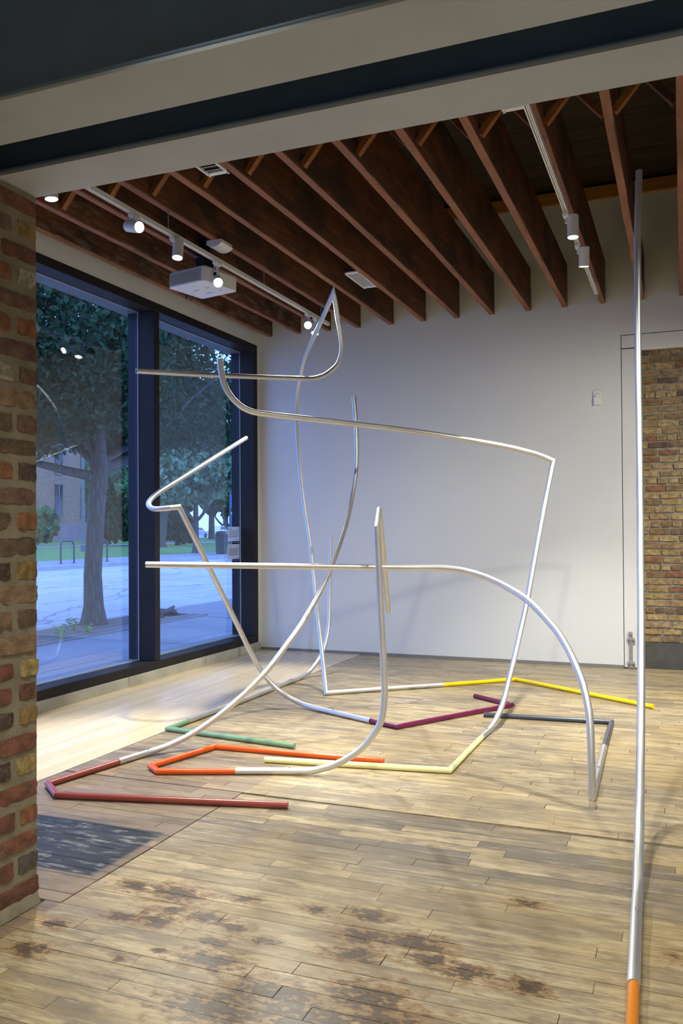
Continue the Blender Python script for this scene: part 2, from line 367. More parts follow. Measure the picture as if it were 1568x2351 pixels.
# ------------------------------------------------------------------ rooms
XW, YB, YBEAM, XR = -5.166, 10.017, 2.895, 2.6
SEAM1, SEAM2, GAPY = -3.775, -2.456, 4.520
rng = random.Random(7)
floor = struct(MB().box((XW-0.35, -3.2, -0.12), (XR+0.2, YB+0.75, -0.021)).build('floor', M['dark_gap']))
unit = MB().box((0,0,-1), (1,1,0))
plank_me = unit.mesh('plank', M['plank'])
PW = 0.0832
singles = 0
def plank_rows(x0, x1, y0, y1, single, store, w=PW):
    global singles
    y = y0
    while y < y1 - 0.004:
        h = min(w, y1 - y); x = x0; first = True
        while x < x1 - 0.01:
            ln = rng.choice((0.42, 0.6, 0.75, 0.9, 1.05, 1.25)) * rng.uniform(0.85, 1.1)
            if first: ln *= rng.uniform(0.35, 1.0); first = False
            xe = min(x + ln, x1)
            if x1 - xe < 0.14: xe = x1
            g = rng.choice((0.0006, 0.0011, 0.0018)); ge = rng.choice((0.0006, 0.0010, 0.0018)); z = -rng.random()*0.0014
            a, b, c2, d = x+ge, xe-ge, y+g, y+h-g
            if single:
                o = obj('plank', plank_me, floor, (a, c2, z)); o.scale = (b-a, d-c2, 0.02); singles += 1
            else: store.append((a, c2, b, d, z))
            x = xe
        y += h
def joined(name, rects, mat, parent=floor):
    n = len(rects); a = np.array(rects)
    v = np.empty((n, 8, 3))
    for i, (ix, iy, iz) in enumerate(((0,1,0),(2,1,0),(2,3,0),(0,3,0),(0,1,1),(2,1,1),(2,3,1),(0,3,1))):
        v[:, i, 0] = a[:, ix]; v[:, i, 1] = a[:, iy]; v[:, i, 2] = a[:, 4] - (0.02 if iz == 0 else 0)
    base = np.array([(4,5,6,7),(0,1,5,4),(1,2,6,5),(2,3,7,6),(3,0,4,7)])
    f = (base[None] + (np.arange(n)*8)[:, None, None]).reshape(-1, 4)
    me = bpy.data.meshes.new(name); me.from_pydata(v.reshape(-1, 3).tolist(), [], f.tolist()); me.materials.append(mat)
    at = me.attributes.new('tone', 'FLOAT', 'FACE')
    rr = np.random.RandomState(3).rand(n); at.data.foreach_set('value', np.repeat(rr, 5).astype(np.float32))
    o = obj(name, me, parent); o['kind'] = 'stuff'; return o
far = []
plank_rows(-2.535, 0.55, 1.75, 1.75+PW*14, True, None)
plank_rows(SEAM2, 0.55, 1.75+PW*14, GAPY-0.014, True, None)
plank_rows(SEAM1, SEAM2-0.006, 2.92, GAPY, True, None)
plank_rows(SEAM1, 0.3, GAPY+0.010, GAPY+0.010+PW*5, True, None)
yf = GAPY+0.010+PW*5
plank_rows(SEAM1, XR, yf, YB+0.08, False, far)
plank_rows(0.55, XR, 1.75, GAPY-0.014, False, far)
plank_rows(0.3, XR, GAPY+0.010, yf, False, far)
plank_rows(-3.3, XR, -3.0, 1.75, False, far)
plank_rows(-3.3, -2.537, 1.75, 2.2, False, far)
joined('distant_planks', far, M['plank'])
mp = []
x = XW
while x < SEAM1 - 0.01:
    w = min(0.0585, SEAM1-0.006-x); y = 2.9
    while y < YB:
        ye = min(y + rng.uniform(0.5, 1.6), YB+0.02); mp.append((x+0.0006, y+0.0006, x+w-0.0006, ye-0.0006, -rng.random()*0.0006)); y = ye
    x += w
joined('maple_strips', mp, M['maple'])

# back wall (white), with the opening of the brick alcove on its right
DX = -0.632
wb = MB().box((XW-0.2, YB, 0.0), (DX, YB+0.12, 5.5)); wb.box((DX, YB, 3.727), (XR+0.2, YB+0.12, 5.5))
wall_back = struct(wb.build('wall_back', M['white_wall']))
struct(MB().box((XW, YB-0.004, 0.0), (DX, YB+0.01, 0.034)).build('baseboard_back', M['grey_base']))
door = struct(empty('door_1', (DX, YB, 0)))
o = MB().box((DX+0.008, YB+0.002, 0.012), (-0.425, YB+0.10, 3.565)).build('jamb_panel', M['white_door']); setparent(o, door)
o = MB().box((DX+0.008, YB+0.002, 3.578), (XR+0.2, YB+0.10, 3.718)).build('header_panel', M['white_door']); setparent(o, door)
hd = MB().box((-0.425, YB+0.02, 3.548), (XR+0.2, YB+0.09, 3.578)); hd.box((-0.425, YB+0.004, 3.565), (XR+0.2, YB+0.03, 3.578))
o = hd.build('header_track', M['white_door']); setparent(o, door)
bl = empty('drop_bolt', (-0.548, YB, 0.2)); setparent(bl, door)
o = MB().box((-0.572, YB-0.022, 0.005), (-0.538, YB-0.004, 0.372)).build('rod', M['grey_metal']); setparent(o, bl); o.matrix_parent_inverse = Matrix.Translation((0,0,0)); o.parent = bl; o.location = -Vector((-0.548, YB, 0.2))
for z in (0.062, 0.325):
    b = MB().box((-0.592, YB-0.03, z-0.012), (-0.516, YB+0.002, z+0.016)); b.box((-0.588, YB-0.006, z-0.06), (-0.510, YB+0.002, z-0.012))
    o = bevel(b.build('guide_bracket', M['grey_metal'], bl), 0.002); o.location = -Vector((-0.548, YB, 0.2))
o = bevel(MB().box((-0.578, YB-0.034, 0.372), (-0.538, YB-0.004, 0.412)).build('knob', M['grey_metal'], bl), 0.004); o.location = -Vector((-0.548, YB, 0.2))

# brick wall seen through the opening
YF = 10.125
wall_beyond = struct(MB().box((-0.9, YF+0.012, 0.0), (XR+0.2, YF+0.5, 3.8)).build('wall_beyond', M['mortar_far']))
o = MB().box((-0.9, YF-0.02, 0.0), (XR+0.2, YF+0.02, 0.288)).build('concrete_base', M['dark_base'], wall_beyond)
def brick_variant(name, mat, seed, seg=(5, 2, 3), jag=0.035, rnd=0.10):
    r = random.Random(seed); bm_v = {}; v = []; f = []
    nx, ny, nz = seg
    def vid(i, j, k):
        key = (i, j, k)
        if key not in bm_v:
            p = Vector((i/nx-0.5, j/ny-0.5, k/nz-0.5))
            e = [abs(abs(a)-0.5) < 1e-6 for a in p]
            q = Vector(p)
            if sum(e) >= 2:
                m = rnd * (1.0 if sum(e) == 3 else 0.62)
                q.x *= 1 - m*0.35*e[0]; q.y *= 1 - m*e[1]*0.7; q.z *= 1 - m*e[2]
            q += Vector((r.uniform(-1,1)*jag*0.35, r.uniform(-1,1)*jag*0.8, r.uniform(-1,1)*jag))
            bm_v[key] = len(v); v.append(tuple(q))
        return bm_v[key]
    for i in range(nx):
        for j in range(ny):
            f.append((vid(i,j,nz), vid(i+1,j,nz), vid(i+1,j+1,nz), vid(i,j+1,nz))); f.append((vid(i,j,0), vid(i,j+1,0), vid(i+1,j+1,0), vid(i+1,j,0)))
    for i in range(nx):
        for k in range(nz):
            f.append((vid(i,0,k), vid(i+1,0,k), vid(i+1,0,k+1), vid(i,0,k+1))); f.append((vid(i,ny,k), vid(i,ny,k+1), vid(i+1,ny,k+1), vid(i+1,ny,k)))
    for j in range(ny):
        for k in range(nz):
            f.append((vid(0,j,k), vid(0,j,k+1), vid(0,j+1,k+1), vid(0,j+1,k))); f.append((vid(nx,j,k), vid(nx,j+1,k), vid(nx,j+1,k+1), vid(nx,j,k+1)))
    m = MB(); m.v = v; m.f = f
    return m.mesh(name, mat, True, 50)
fb = [brick_variant('brick', M['brick_far'], 100+i, (4, 1, 2), 0.04, 0.10) for i in range(6)]
z = 0.295; row = 0; CH = 0.0800
while z + 0.06 < 3.56:
    x = -0.445 - rng.uniform(0, 0.12) - (0.11 if row % 2 else 0); header = row % 6 == 4
    while x < 0.62:
        L = (0.098 if header else 0.205) * rng.uniform(0.93, 1.06); hh = 0.062 * rng.uniform(0.93, 1.05)
        if x + L > -0.43:
            o = obj('brick', rng.choice(fb), wall_beyond, (x + L/2, YF + 0.022 + rng.uniform(-0.005, 0.004), z + 0.031 + rng.uniform(-0.003, 0.003)))
            o.scale = (L, 0.055, hh); o.rotation_euler = (0, rng.uniform(-0.012, 0.012), 0)
        x += L + rng.uniform(0.009, 0.016)
    z += CH; row += 1

# left wall: concrete curb, window, white band above
wl = MB().box((XW-0.35, 2.2, 3.985), (XW, YB+0.12, 5.5)); wl.box((XW-0.35, 9.945, 0.0), (XW-0.02, YB+0.12, 3.985)); wl.box((XW-0.35, 2.2, 0.0), (XW, 3.2, 3.985))
wall_left = struct(wl.build('wall_left', M['white_wall']))
o = MB().box((XW-0.001, 9.945, 0.10), (XW+0.0, YB, 3.985)).build('corner_bead', M['white_wall'], wall_left)
trim_1 = struct(MB().box((XW-0.34, 3.2, -0.02), (XW, 5.05, 0.104)).build('trim_1', M['curb']))
bevel(trim_1, 0.008, 2)
for a, b in ((5.053, 7.145), (7.148, YB-0.001)):
    bevel(MB().box((XW-0.34, a, -0.02), (XW, b, 0.104)).build('curb_block', M['curb'], trim_1), 0.008, 2)
struct(MB().box((XW-0.16, 3.2, 0.1035), (XW-0.012, 9.94, 0.109)).build('trim_2', M['dark_gap']))
window = struct(empty('window_1', (XW, 6.6, 0.1)))
XG, XO = -5.372, -5.50
def wpart(name, lo, hi, m='frame', bv=0.004):
    o = MB().box(lo, hi).build(name, M[m]); setparent(o, window)
    if bv: bevel(o, bv, 1)
    return o
wpart('sill_frame', (XO, 3.2, 0.108), (XW, 9.945, 0.195))
wpart('head_frame', (XO-0.06, 3.2, 3.895), (XW, 9.945, 3.985))
wpart('outer_soffit', (XO-0.06, 3.2, 3.886), (XG-0.012, 9.945, 3.895), 'grey_base', 0)
wpart('outer_sill', (XO-0.02, 3.2, 0.195), (XG-0.012, 9.845, 0.201), 'grey_metal', 0)
for a, b in ((7.600, 7.698), (5.28, 5.378)):
    wpart('mullion', (XO, a, 0.195), (XW-0.0005, b, 3.895))
wpart('jamb', (XO, 9.845, 0.195), (XW-0.0005, 9.945, 3.895)); wpart('jamb', (XO, 3.2, 0.195), (XW-0.0005, 3.3, 3.895))
for a, b in ((3.3, 5.28), (5.378, 7.600), (7.698, 9.845)):
    wpart('pane', (XG-0.010, a-0.004, 0.190), (XG, b+0.004, 3.899), 'glass', 0)
    for lo, hi in (((XG, a, 0.195), (XG+0.012, b, 0.207)), ((XG, a, 3.885), (XG+0.008, b, 3.895)), ((XG, a, 0.207), (XG+0.007, a+0.008, 3.885)), ((XG, b-0.008, 0.207), (XG+0.007, b, 3.885))):
        wpart('gasket', lo, hi, 'clear_plastic', 0)
# right wall, wall behind the camera, front-room side wall and ceilings
struct(MB().box((XR, -3.2, 0), (XR+0.2, YB+0.12, 5.5)).build('wall_right', M['white_wall']))
struct(MB().box((-3.6, -3.2, 0), (XR+0.2, -3.0, 3.7)).build('wall_front', M['white_wall']))
struct(MB().box((-3.5, -3.0, 0), (-3.3, 2.2, 3.7)).build('wall_side', M['white_wall']))
struct(MB().box((-3.6, -3.2, 3.62), (XR+0.2, 2.19, 3.74)).build('ceiling_front', M['white_wall']))
struct(MB().box((XW-0.3, 2.19, 3.58), (XR+0.2, YBEAM-0.01, 5.5)).build('wall_light_block', M['white_wall']))  # unseen filler above the beams, added to block light

# brick end of the wall between the two rooms
PX, PY0, PY1, PZ = -2.556, 2.19, 2.895, 2.998
wall_near = struct(MB().box((-5.1, PY0+0.012, 0.0), (PX-0.0035, PY1-0.007, PZ)).build('wall_near', M['mortar']))
sk = MB(); sk.add([(PX-0.02, PY0-0.02, 0), (PX+0.022, PY0-0.02, 0), (PX+0.018, PY1-0.006, 0), (PX-0.02, PY1-0.006, 0),
                   (PX-0.02, PY0, 0.05), (PX+0.004, PY0, 0.05), (PX+0.004, PY1-0.012, 0.05), (PX-0.02, PY1-0.012, 0.05)],
                  [(4,5,6,7),(0,1,5,4),(1,2,6,5),(2,3,7,6),(3,0,4,7)])
sk.build('mortar_skirt', M['mortar'], wall_near)
pb = [brick_variant('brick', M['brick'], 200+i, (6, 2, 3), 0.05, 0.10) for i in range(10)]
BC = {'red': (0.19,0.075,0.048), 'redbrown': (0.145,0.062,0.042), 'orange': (0.25,0.105,0.05), 'tan': (0.22,0.145,0.085), 'gold': (0.30,0.19,0.065), 'yellow': (0.36,0.265,0.10),
      'white': (0.36,0.32,0.27), 'brown': (0.13,0.088,0.06), 'dark': (0.075,0.052,0.042), 'mauve': (0.15,0.085,0.068), 'grey': (0.10,0.09,0.075)}
course = [('red',), ('gold','mauve'), ('redbrown',), ('white','orange'), ('mauve',), ('orange','orange'), ('mauve',), ('mauve','white'), ('tan',), ('mauve','brown'), ('brown',),
          ('dark','orange'), ('mauve',), ('orange','brown'), ('brown',), ('gold','dark'), ('tan',), ('brown','tan'), ('tan',), ('yellow','red'), ('redbrown','red'), ('gold','dark'),
          ('red',), ('yellow','dark'), ('red',), ('orange','redbrown'), ('red',), ('grey','red'), ('redbrown',)]
pick = ['red', 'redbrown', 'mauve', 'brown', 'tan', 'mauve', 'redbrown', 'brown', 'orange', 'dark', 'tan', 'red', 'gold', 'white', 'grey', 'mauve', 'yellow', 'brown']
def put_brick(x, y, z, L, dep, hh, colr, along_y):
    o = obj('brick', rng.choice(pb), wall_near, (x, y, z)); o.scale = (L, dep, hh)
    c = BC[colr]; k = rng.uniform(1.25, 1.6); o.color = (c[0]*k, c[1]*k, c[2]*k, 1)
    o.rotation_euler = (rng.uniform(-0.01, 0.01), rng.uniform(-0.014, 0.014), (math.pi/2 if along_y else 0))
    return o
CHN = (PZ - 0.045)/len(course)
for i, cs in enumerate(course):
    zc = PZ - 0.012 - CHN*(i+0.5) + rng.uniform(-0.004, 0.004); hh = 0.071*rng.uniform(0.93, 1.06)
    y = PY1 - rng.uniform(0.0, 0.012); k = 0
    while y > PY0 + 0.05:
        if len(cs) == 1: L = rng.uniform(0.205, 0.235)
        else: L = rng.uniform(0.100, 0.118) if k == 0 else rng.uniform(0.2, 0.22)
        L = min(L, y - PY0 + 0.004)
        cl = cs[k] if k < len(cs) else rng.choice(pick)
        put_brick(PX - 0.0495 + rng.uniform(-0.002, 0.004), y - L/2, zc, L, 0.105, hh, cl, True)
        y -= L + rng.uniform(0.028, 0.042); k += 1
    x = PX - 0.125 - (0.0 if len(cs) == 1 else 0.11)
    while x > PX - 0.62:
        L = rng.uniform(0.2, 0.22); put_brick(x - L/2, PY0 + 0.045, zc, L, 0.1, hh, rng.choice(pick), False); x -= L + 0.035

# steel beams over the opening
def steel_beam(y0, y1, label, web):
    t = empty('steel_beam', (0, (y0+y1)/2, 3.0)); tag(t, label, 'beam', 'steel beams over the opening')
    fl = MB().box((-5.0, y0, 3.012), (XR, y1, 3.024))
    o = fl.build('flange', M['blue_steel']); setparent(o, t); bevel(o, 0.003, 1)
    o = MB().box((-5.0, y0+0.004, 3.0), (XR, y1-0.002, 3.0118)).build('painted_underside', M['grey_plaster']); setparent(o, t); o['label'] = 'grey painted rough underside'
    o = MB().box((-5.0, web, 3.024), (XR, web+0.014, 3.57)).build('web', M['blue_steel']); setparent(o, t)
    o = MB().box((-5.0, y0, 3.57), (XR, y1, 3.582)).build('flange', M['blue_steel']); setparent(o, t)
    return t
steel_beam(2.190, 2.452, 'dark blue steel beam with grey underside, the nearer one across the top', 2.31)
steel_beam(2.655, 2.895, 'dark blue steel beam with grey underside, the farther one below the joists', 2.70)

# wooden ceiling: roof boards, joists, bridging, ledger
ceiling = struct(MB().box((XW-0.3, YBEAM-0.02, 5.50), (XR+0.2, YB+0.2, 5.58)).build('ceiling', M['dark_gap']))
bd = unit.mesh('roof_board', M['deck']); y = YBEAM
while y < YB:
    w = 0.135
    o = obj('roof_board', bd, ceiling, (XW-0.2, y+0.002, 5.50 - rng.random()*0.006 + 0.0)); o.scale = (XR-XW+0.3, w-0.004, 0.03); o.location.z = 5.5 - rng.random()*0.006; y += w
JX = [-0.374,-0.791,-1.207,-1.622,-2.051,-2.472,-2.890,-3.305,-3.741,-4.147,-4.565,-4.976]
JX = [0.043+0.4175*i for i in range(6, -1, -1)] + JX
JT, JZ0, JZ1 = 0.057, 4.10, 4.585
for i, jx in enumerate(JX):
    m = MB(); n = 26; r2 = random.Random(i)
    ys = [YBEAM + (YB-YBEAM)*k/n for k in range(n+1)]; v = []
    for yy in ys:
        ch = r2.uniform(0, 0.005) + (0.012 if r2.random() < 0.12 else 0)
        ja, jb = r2.uniform(-0.002, 0.002), r2.uniform(-0.002, 0.002)
        v += [(jx-JT+ja, yy, JZ0+r2.uniform(0,0.003)), (jx-ch*0.6+jb, yy, JZ0+ch*0.5), (jx+jb, yy, JZ0+0.004+ch), (jx, yy, JZ1), (jx-JT, yy, JZ1), (jx-JT+ja, yy, JZ0+0.012)]
    f = [tuple(range(5, -1, -1)), tuple(range(6*n, 6*n+6))]
    for k in range(n):
        for q in range(6): f.append((6*k+q, 6*k+(q+1) % 6, 6*k+6+(q+1) % 6, 6*k+6+q))
    m.add(v, f); m.build('joist', M['joist'], ceiling)
br_y = 5.44
for a, b in zip(JX[1:], JX[:-1]):     # bridging between joist a (left) and b (right)
    yy = br_y + rng.uniform(-0.03, 0.06); bl_ = b - JT
    MB().bar((a+0.005, yy, 4.135), (bl_-0.005, yy, 4.555), 0.042, 0.05, (0,1,0)).build('bridging', M['brace_lit'], ceiling)  # facing bar: the light on it is put into a brighter orange
    o = MB().bar((bl_-0.005, yy+0.052, 4.145), (a+0.005, yy+0.052, 4.555), 0.042, 0.05, (0,1,0)).build('bridging', M['joist'], ceiling)
led = MB().box((XW, YB-0.045, 5.285), (XR, YB+0.0, 5.425)).build('trim_3', M['ledger']); struct(led)
struct(MB().box((XW, YB-0.010, 5.425), (XR, YB+0.0, 5.5)).build('trim_4', M['dark_gap']))
# ------------------------------------------------------------------ the bent tubes
RA, RC = 0.0222, 0.0198
def sweep(pts, r, n=20, inner=0.0, wall=0.0028):
    """mitred sweep of a circle along pts; the ends are hollow (wall thickness) when inner > 0"""
    P = [Vector(p) for p in pts]; D = [(P[i+1]-P[i]).normalized() for i in range(len(P)-1)]
    a = D[0].orthogonal().normalized(); v = []; f = []
    ring = [(a*math.cos(2*math.pi*k/n) + D[0].cross(a)*math.sin(2*math.pi*k/n))*r for k in range(n)]
    def addring(pts_): 
        b = len(v); v.extend(tuple(q) for q in pts_); return b
    def bridge(b0, b1):
        for k in range(n): f.append((b0+k, b0+(k+1) % n, b1+(k+1) % n, b1+k))
    def end(p, d, ring_, b, flip):
        # hollow end: rim, inner wall and a plug a little way in
        s = (r-wall)/r
        b2 = addring([p + q*s for q in ring_]); b3 = addring([p + q*s + d*inner for q in ring_])
        bs = (b, b2, b3)
        for u, w in ((bs[0], bs[1]), (bs[1], bs[2])):
            for k in range(n):
                q = (u+k, u+(k+1) % n, w+(k+1) % n, w+k); f.append(q[::-1] if flip else q)
        q = tuple(range(b3, b3+n)); f.append(q if flip else q[::-1])
    b = addring([P[0]+q for q in ring]); first = (P[0], D[0], list(ring), b)
    for i in range(1, len(P)):
        d = D[i-1]
        if i < len(P)-1:
            nb = (D[i-1]+D[i]).normalized()
            if nb.length < 0.1: nb = d
            # slide every ring point along d on to the bisector plane
            pos_ = []
            for q in ring:
                x0 = P[i]+q; t = (P[i]-x0).dot(nb)/d.dot(nb); pos_.append(x0 + d*t)
            b1 = addring(pos_); bridge(b, b1); b = b1
            rot = d.rotation_difference(D[i]); ring = [rot @ q for q in ring]
        else:
            b1 = addring([P[i]+q for q in ring]); bridge(b, b1); b = b1
    m = MB()
    if inner > 0:
        end(first[0], first[1], first[2], first[3], False); end(P[-1], -D[-1], ring, b, True)
    else:
        f.append(tuple(range(first[3], first[3]+n))); f.append(tuple(range(b+n-1, b-1, -1)))
    m.v = v; m.f = [q[::-1] for q in f]
    return m
TUBES = {
'yellow': ([[-0.257,7.853,0.022],[-1.617,8.795,0.022],[-2.229,8.235,0.022]],
  [[[-2.229,8.235,0.022],[-2.476,8.029,0.022],[-2.667,7.867,0.022],[-3.151,7.444,0.022]],[[-3.151,7.444,0.022],[-3.24,7.589,0.25],[-3.328,7.728,0.477],[-3.383,7.81,0.62],[-3.435,7.888,0.768],[-3.484,7.961,0.921],[-3.529,8.029,1.079],[-3.573,8.091,1.239],[-3.616,8.145,1.401],[-3.635,8.164,1.466],[-3.663,8.19,1.564],[-3.691,8.213,1.663],[-3.718,8.233,1.764],[-3.749,8.257,1.9],[-3.769,8.272,2.004],[-3.781,8.281,2.073],[-3.797,8.291,2.178],[-3.807,8.296,2.248],[-3.815,8.299,2.318],[-3.821,8.3,2.388],[-3.826,8.299,2.458],[-3.83,8.295,2.528],[-3.832,8.289,2.598],[-3.831,8.28,2.667],[-3.826,8.261,2.771],[-3.818,8.244,2.839],[-3.813,8.235,2.873],[-3.799,8.215,2.939],[-3.79,8.204,2.972],[-3.771,8.18,3.035],[-3.759,8.167,3.065],[-3.733,8.14,3.124],[-3.719,8.125,3.152],[-3.689,8.092,3.205],[-3.659,8.056,3.257],[-3.643,8.037,3.28],[-3.626,8.017,3.302],[-3.591,7.978,3.34],[-3.573,7.957,3.356],[-3.535,7.914,3.384],[-3.497,7.87,3.41],[-3.457,7.822,3.434],[-3.356,7.695,3.491],[-3.252,7.559,3.543],[-3.169,7.446,3.579],[-3.11,7.36,3.601],[-3.032,7.243,3.627],[-2.876,7.007,3.675]],[[-2.881,7.019,3.678],[-2.912,7.125,3.657],[-2.943,7.226,3.634],[-2.973,7.32,3.609],[-3.0,7.406,3.579],[-3.016,7.459,3.556],[-3.029,7.509,3.53],[-3.034,7.532,3.515],[-3.044,7.575,3.485],[-3.048,7.595,3.468],[-3.054,7.63,3.432],[-3.06,7.66,3.389],[-3.063,7.673,3.364],[-3.067,7.685,3.337],[-3.073,7.694,3.309],[-3.081,7.701,3.28],[-3.091,7.706,3.249],[-3.104,7.709,3.217],[-3.12,7.709,3.188],[-3.14,7.704,3.162],[-3.162,7.696,3.14],[-3.202,7.677,3.104],[-3.22,7.665,3.089],[-3.24,7.652,3.075],[-3.259,7.636,3.064],[-3.297,7.601,3.045],[-3.331,7.561,3.034],[-3.368,7.515,3.028],[-3.407,7.463,3.024],[-3.446,7.408,3.02],[-3.502,7.323,3.013],[-3.557,7.234,3.005],[-3.629,7.112,2.995],[-3.927,6.585,2.951],[-4.068,6.34,2.934],[-4.262,6.008,2.913]]]),
'green': ([[-2.601,5.555,0.022],[-3.751,5.691,0.022],[-3.747,5.974,0.022]],
  [[[-3.747,5.974,0.022],[-3.732,6.574,0.022],[-3.727,6.892,0.022],[-3.727,7.209,0.022],[-3.735,7.845,0.022],[-3.732,8.046,0.023],[-3.727,8.136,0.027],[-3.72,8.217,0.036],[-3.717,8.242,0.04],[-3.712,8.266,0.047],[-3.706,8.292,0.058],[-3.697,8.319,0.075],[-3.665,8.397,0.145],[-3.655,8.422,0.17],[-3.646,8.445,0.197],[-3.63,8.487,0.255],[-3.624,8.506,0.285],[-3.616,8.54,0.349],[-3.611,8.568,0.415],[-3.61,8.592,0.482],[-3.611,8.611,0.551],[-3.616,8.633,0.655],[-3.619,8.648,0.76],[-3.621,8.663,0.901],[-3.62,8.67,1.006],[-3.619,8.676,1.148],[-3.617,8.68,1.324],[-3.613,8.681,1.501]]]),
'orangered': ([[-1.872,5.4,0.022],[-3.126,5.34,0.022],[-3.265,4.748,0.022],[-3.151,4.662,0.022],[-2.685,4.842,0.022]],
  [[[-2.685,4.842,0.022],[-2.484,4.916,0.023],[-2.381,4.947,0.025],[-2.243,4.984,0.028],[-2.209,4.993,0.032],[-2.111,5.021,0.058],[-2.079,5.03,0.07],[-2.019,5.048,0.1],[-1.963,5.066,0.136],[-1.936,5.075,0.157],[-1.911,5.084,0.179],[-1.887,5.092,0.203],[-1.866,5.1,0.229],[-1.827,5.114,0.284],[-1.81,5.121,0.313],[-1.797,5.127,0.344],[-1.789,5.131,0.376],[-1.783,5.135,0.41],[-1.776,5.14,0.479],[-1.774,5.144,0.549],[-1.783,5.146,0.759],[-1.794,5.141,1.006],[-1.801,5.132,1.254],[-1.808,5.115,1.574]],[[-1.808,5.115,1.574],[-1.968,5.62,1.702]],[[-1.968,5.62,1.702],[-2.415,7.122,0.847]]]),
'brickred': ([[-2.08,4.351,0.022],[-3.431,4.037,0.022],[-3.63,4.195,0.022],[-3.527,4.756,0.022]],
  [[[-3.527,4.756,0.022],[-3.498,4.93,0.022],[-3.49,4.962,0.023],[-3.47,5.018,0.026],[-3.447,5.071,0.032],[-3.418,5.121,0.041],[-3.402,5.145,0.047],[-3.362,5.196,0.066],[-3.318,5.245,0.089],[-3.296,5.268,0.103],[-3.252,5.311,0.133],[-3.208,5.352,0.167],[-3.163,5.39,0.203],[-3.119,5.427,0.242],[-3.053,5.48,0.306],[-2.989,5.532,0.373],[-2.949,5.567,0.42],[-2.893,5.62,0.491],[-2.859,5.657,0.54],[-2.829,5.694,0.59],[-2.801,5.732,0.642],[-2.776,5.771,0.692],[-2.739,5.834,0.765],[-2.718,5.877,0.813],[-2.699,5.921,0.862],[-2.67,6.014,0.962],[-2.647,6.112,1.064],[-2.633,6.189,1.143],[-2.625,6.266,1.22],[-2.625,6.344,1.292],[-2.628,6.474,1.41],[-2.635,6.603,1.528],[-2.641,6.679,1.6],[-2.645,6.727,1.649],[-2.653,6.795,1.723],[-2.659,6.838,1.773],[-2.666,6.897,1.851],[-2.669,6.933,1.906],[-2.673,6.982,1.996],[-2.676,7.023,2.092],[-2.68,7.045,2.158],[-2.687,7.071,2.261],[-2.695,7.09,2.366],[-2.701,7.099,2.437],[-2.707,7.105,2.509],[-2.715,7.111,2.617],[-2.728,7.111,2.76]]]),
'paleyellow': ([[-2.637,5.159,0.022],[-1.408,5.344,0.022],[-1.408,6.272,0.022]],
  [[[-1.408,6.272,0.022],[-1.404,6.374,0.023],[-1.394,6.479,0.032],[-1.392,6.528,0.036],[-1.387,6.555,0.045],[-1.369,6.614,0.082],[-1.353,6.7,0.136],[-1.345,6.756,0.175],[-1.338,6.812,0.221],[-1.334,6.866,0.271],[-1.329,6.919,0.323],[-1.32,6.995,0.404],[-1.312,7.042,0.46],[-1.304,7.086,0.518],[-1.296,7.128,0.578],[-1.288,7.168,0.64],[-1.279,7.204,0.702],[-1.269,7.239,0.765],[-1.259,7.271,0.828],[-1.24,7.328,0.958],[-1.223,7.378,1.091],[-1.201,7.434,1.258],[-1.177,7.485,1.425],[-1.128,7.582,1.762],[-1.064,7.699,2.164]],[[-1.065,7.704,2.164],[-1.148,7.641,2.203],[-1.204,7.599,2.224],[-1.289,7.535,2.248],[-1.368,7.47,2.268],[-1.469,7.381,2.289],[-1.571,7.287,2.307],[-1.67,7.19,2.323],[-1.766,7.091,2.338],[-1.859,6.989,2.351],[-1.975,6.858,2.366],[-2.092,6.725,2.379],[-2.207,6.59,2.39],[-2.435,6.315,2.408],[-2.749,5.921,2.428],[-2.841,5.81,2.433],[-2.91,5.73,2.44],[-2.956,5.678,2.446],[-2.98,5.653,2.451],[-3.002,5.628,2.461],[-3.024,5.603,2.474],[-3.044,5.58,2.492],[-3.062,5.558,2.514],[-3.078,5.537,2.537],[-3.092,5.517,2.563],[-3.104,5.5,2.591],[-3.113,5.484,2.621],[-3.119,5.47,2.654],[-3.122,5.459,2.687],[-3.126,5.44,2.752],[-3.123,5.427,2.82]]]),
'purple': ([[-1.809,7.8,0.022],[-1.413,7.507,0.022],[-2.096,6.374,0.022],[-2.358,6.488,0.022]],
  [[[-2.357,6.484,0.023],[-2.454,6.533,0.022],[-2.836,6.715,0.022],[-2.981,6.772,0.027],[-3.06,6.811,0.03],[-3.095,6.825,0.033],[-3.116,6.829,0.037],[-3.142,6.83,0.045],[-3.174,6.828,0.056],[-3.237,6.821,0.086],[-3.297,6.813,0.12],[-3.352,6.802,0.16],[-3.377,6.797,0.182],[-3.4,6.791,0.205],[-3.441,6.778,0.253],[-3.46,6.77,0.278],[-3.492,6.754,0.332],[-3.52,6.736,0.388],[-3.544,6.715,0.446],[-3.564,6.692,0.505],[-3.582,6.666,0.565],[-3.598,6.638,0.626],[-3.612,6.608,0.686],[-3.638,6.543,0.807],[-3.661,6.472,0.927],[-3.758,6.137,1.463],[-3.814,5.955,1.759]],[[-3.789,5.916,1.758],[-3.859,5.898,1.751],[-3.932,5.885,1.745],[-3.969,5.881,1.743],[-4.002,5.881,1.745],[-4.032,5.886,1.752],[-4.055,5.896,1.763],[-4.075,5.91,1.777],[-4.09,5.929,1.788],[-4.103,5.951,1.8],[-4.113,5.976,1.812],[-4.129,6.033,1.839],[-4.141,6.096,1.866],[-4.156,6.199,1.904],[-4.178,6.379,1.963],[-4.197,6.561,2.024],[-4.222,6.844,2.123],[-4.235,7.049,2.197],[-4.245,7.249,2.27],[-4.274,7.968,2.538]]]),
'slate': ([[-1.557,7.042,0.022],[-0.548,7.124,0.022],[-0.535,6.287,0.022]],
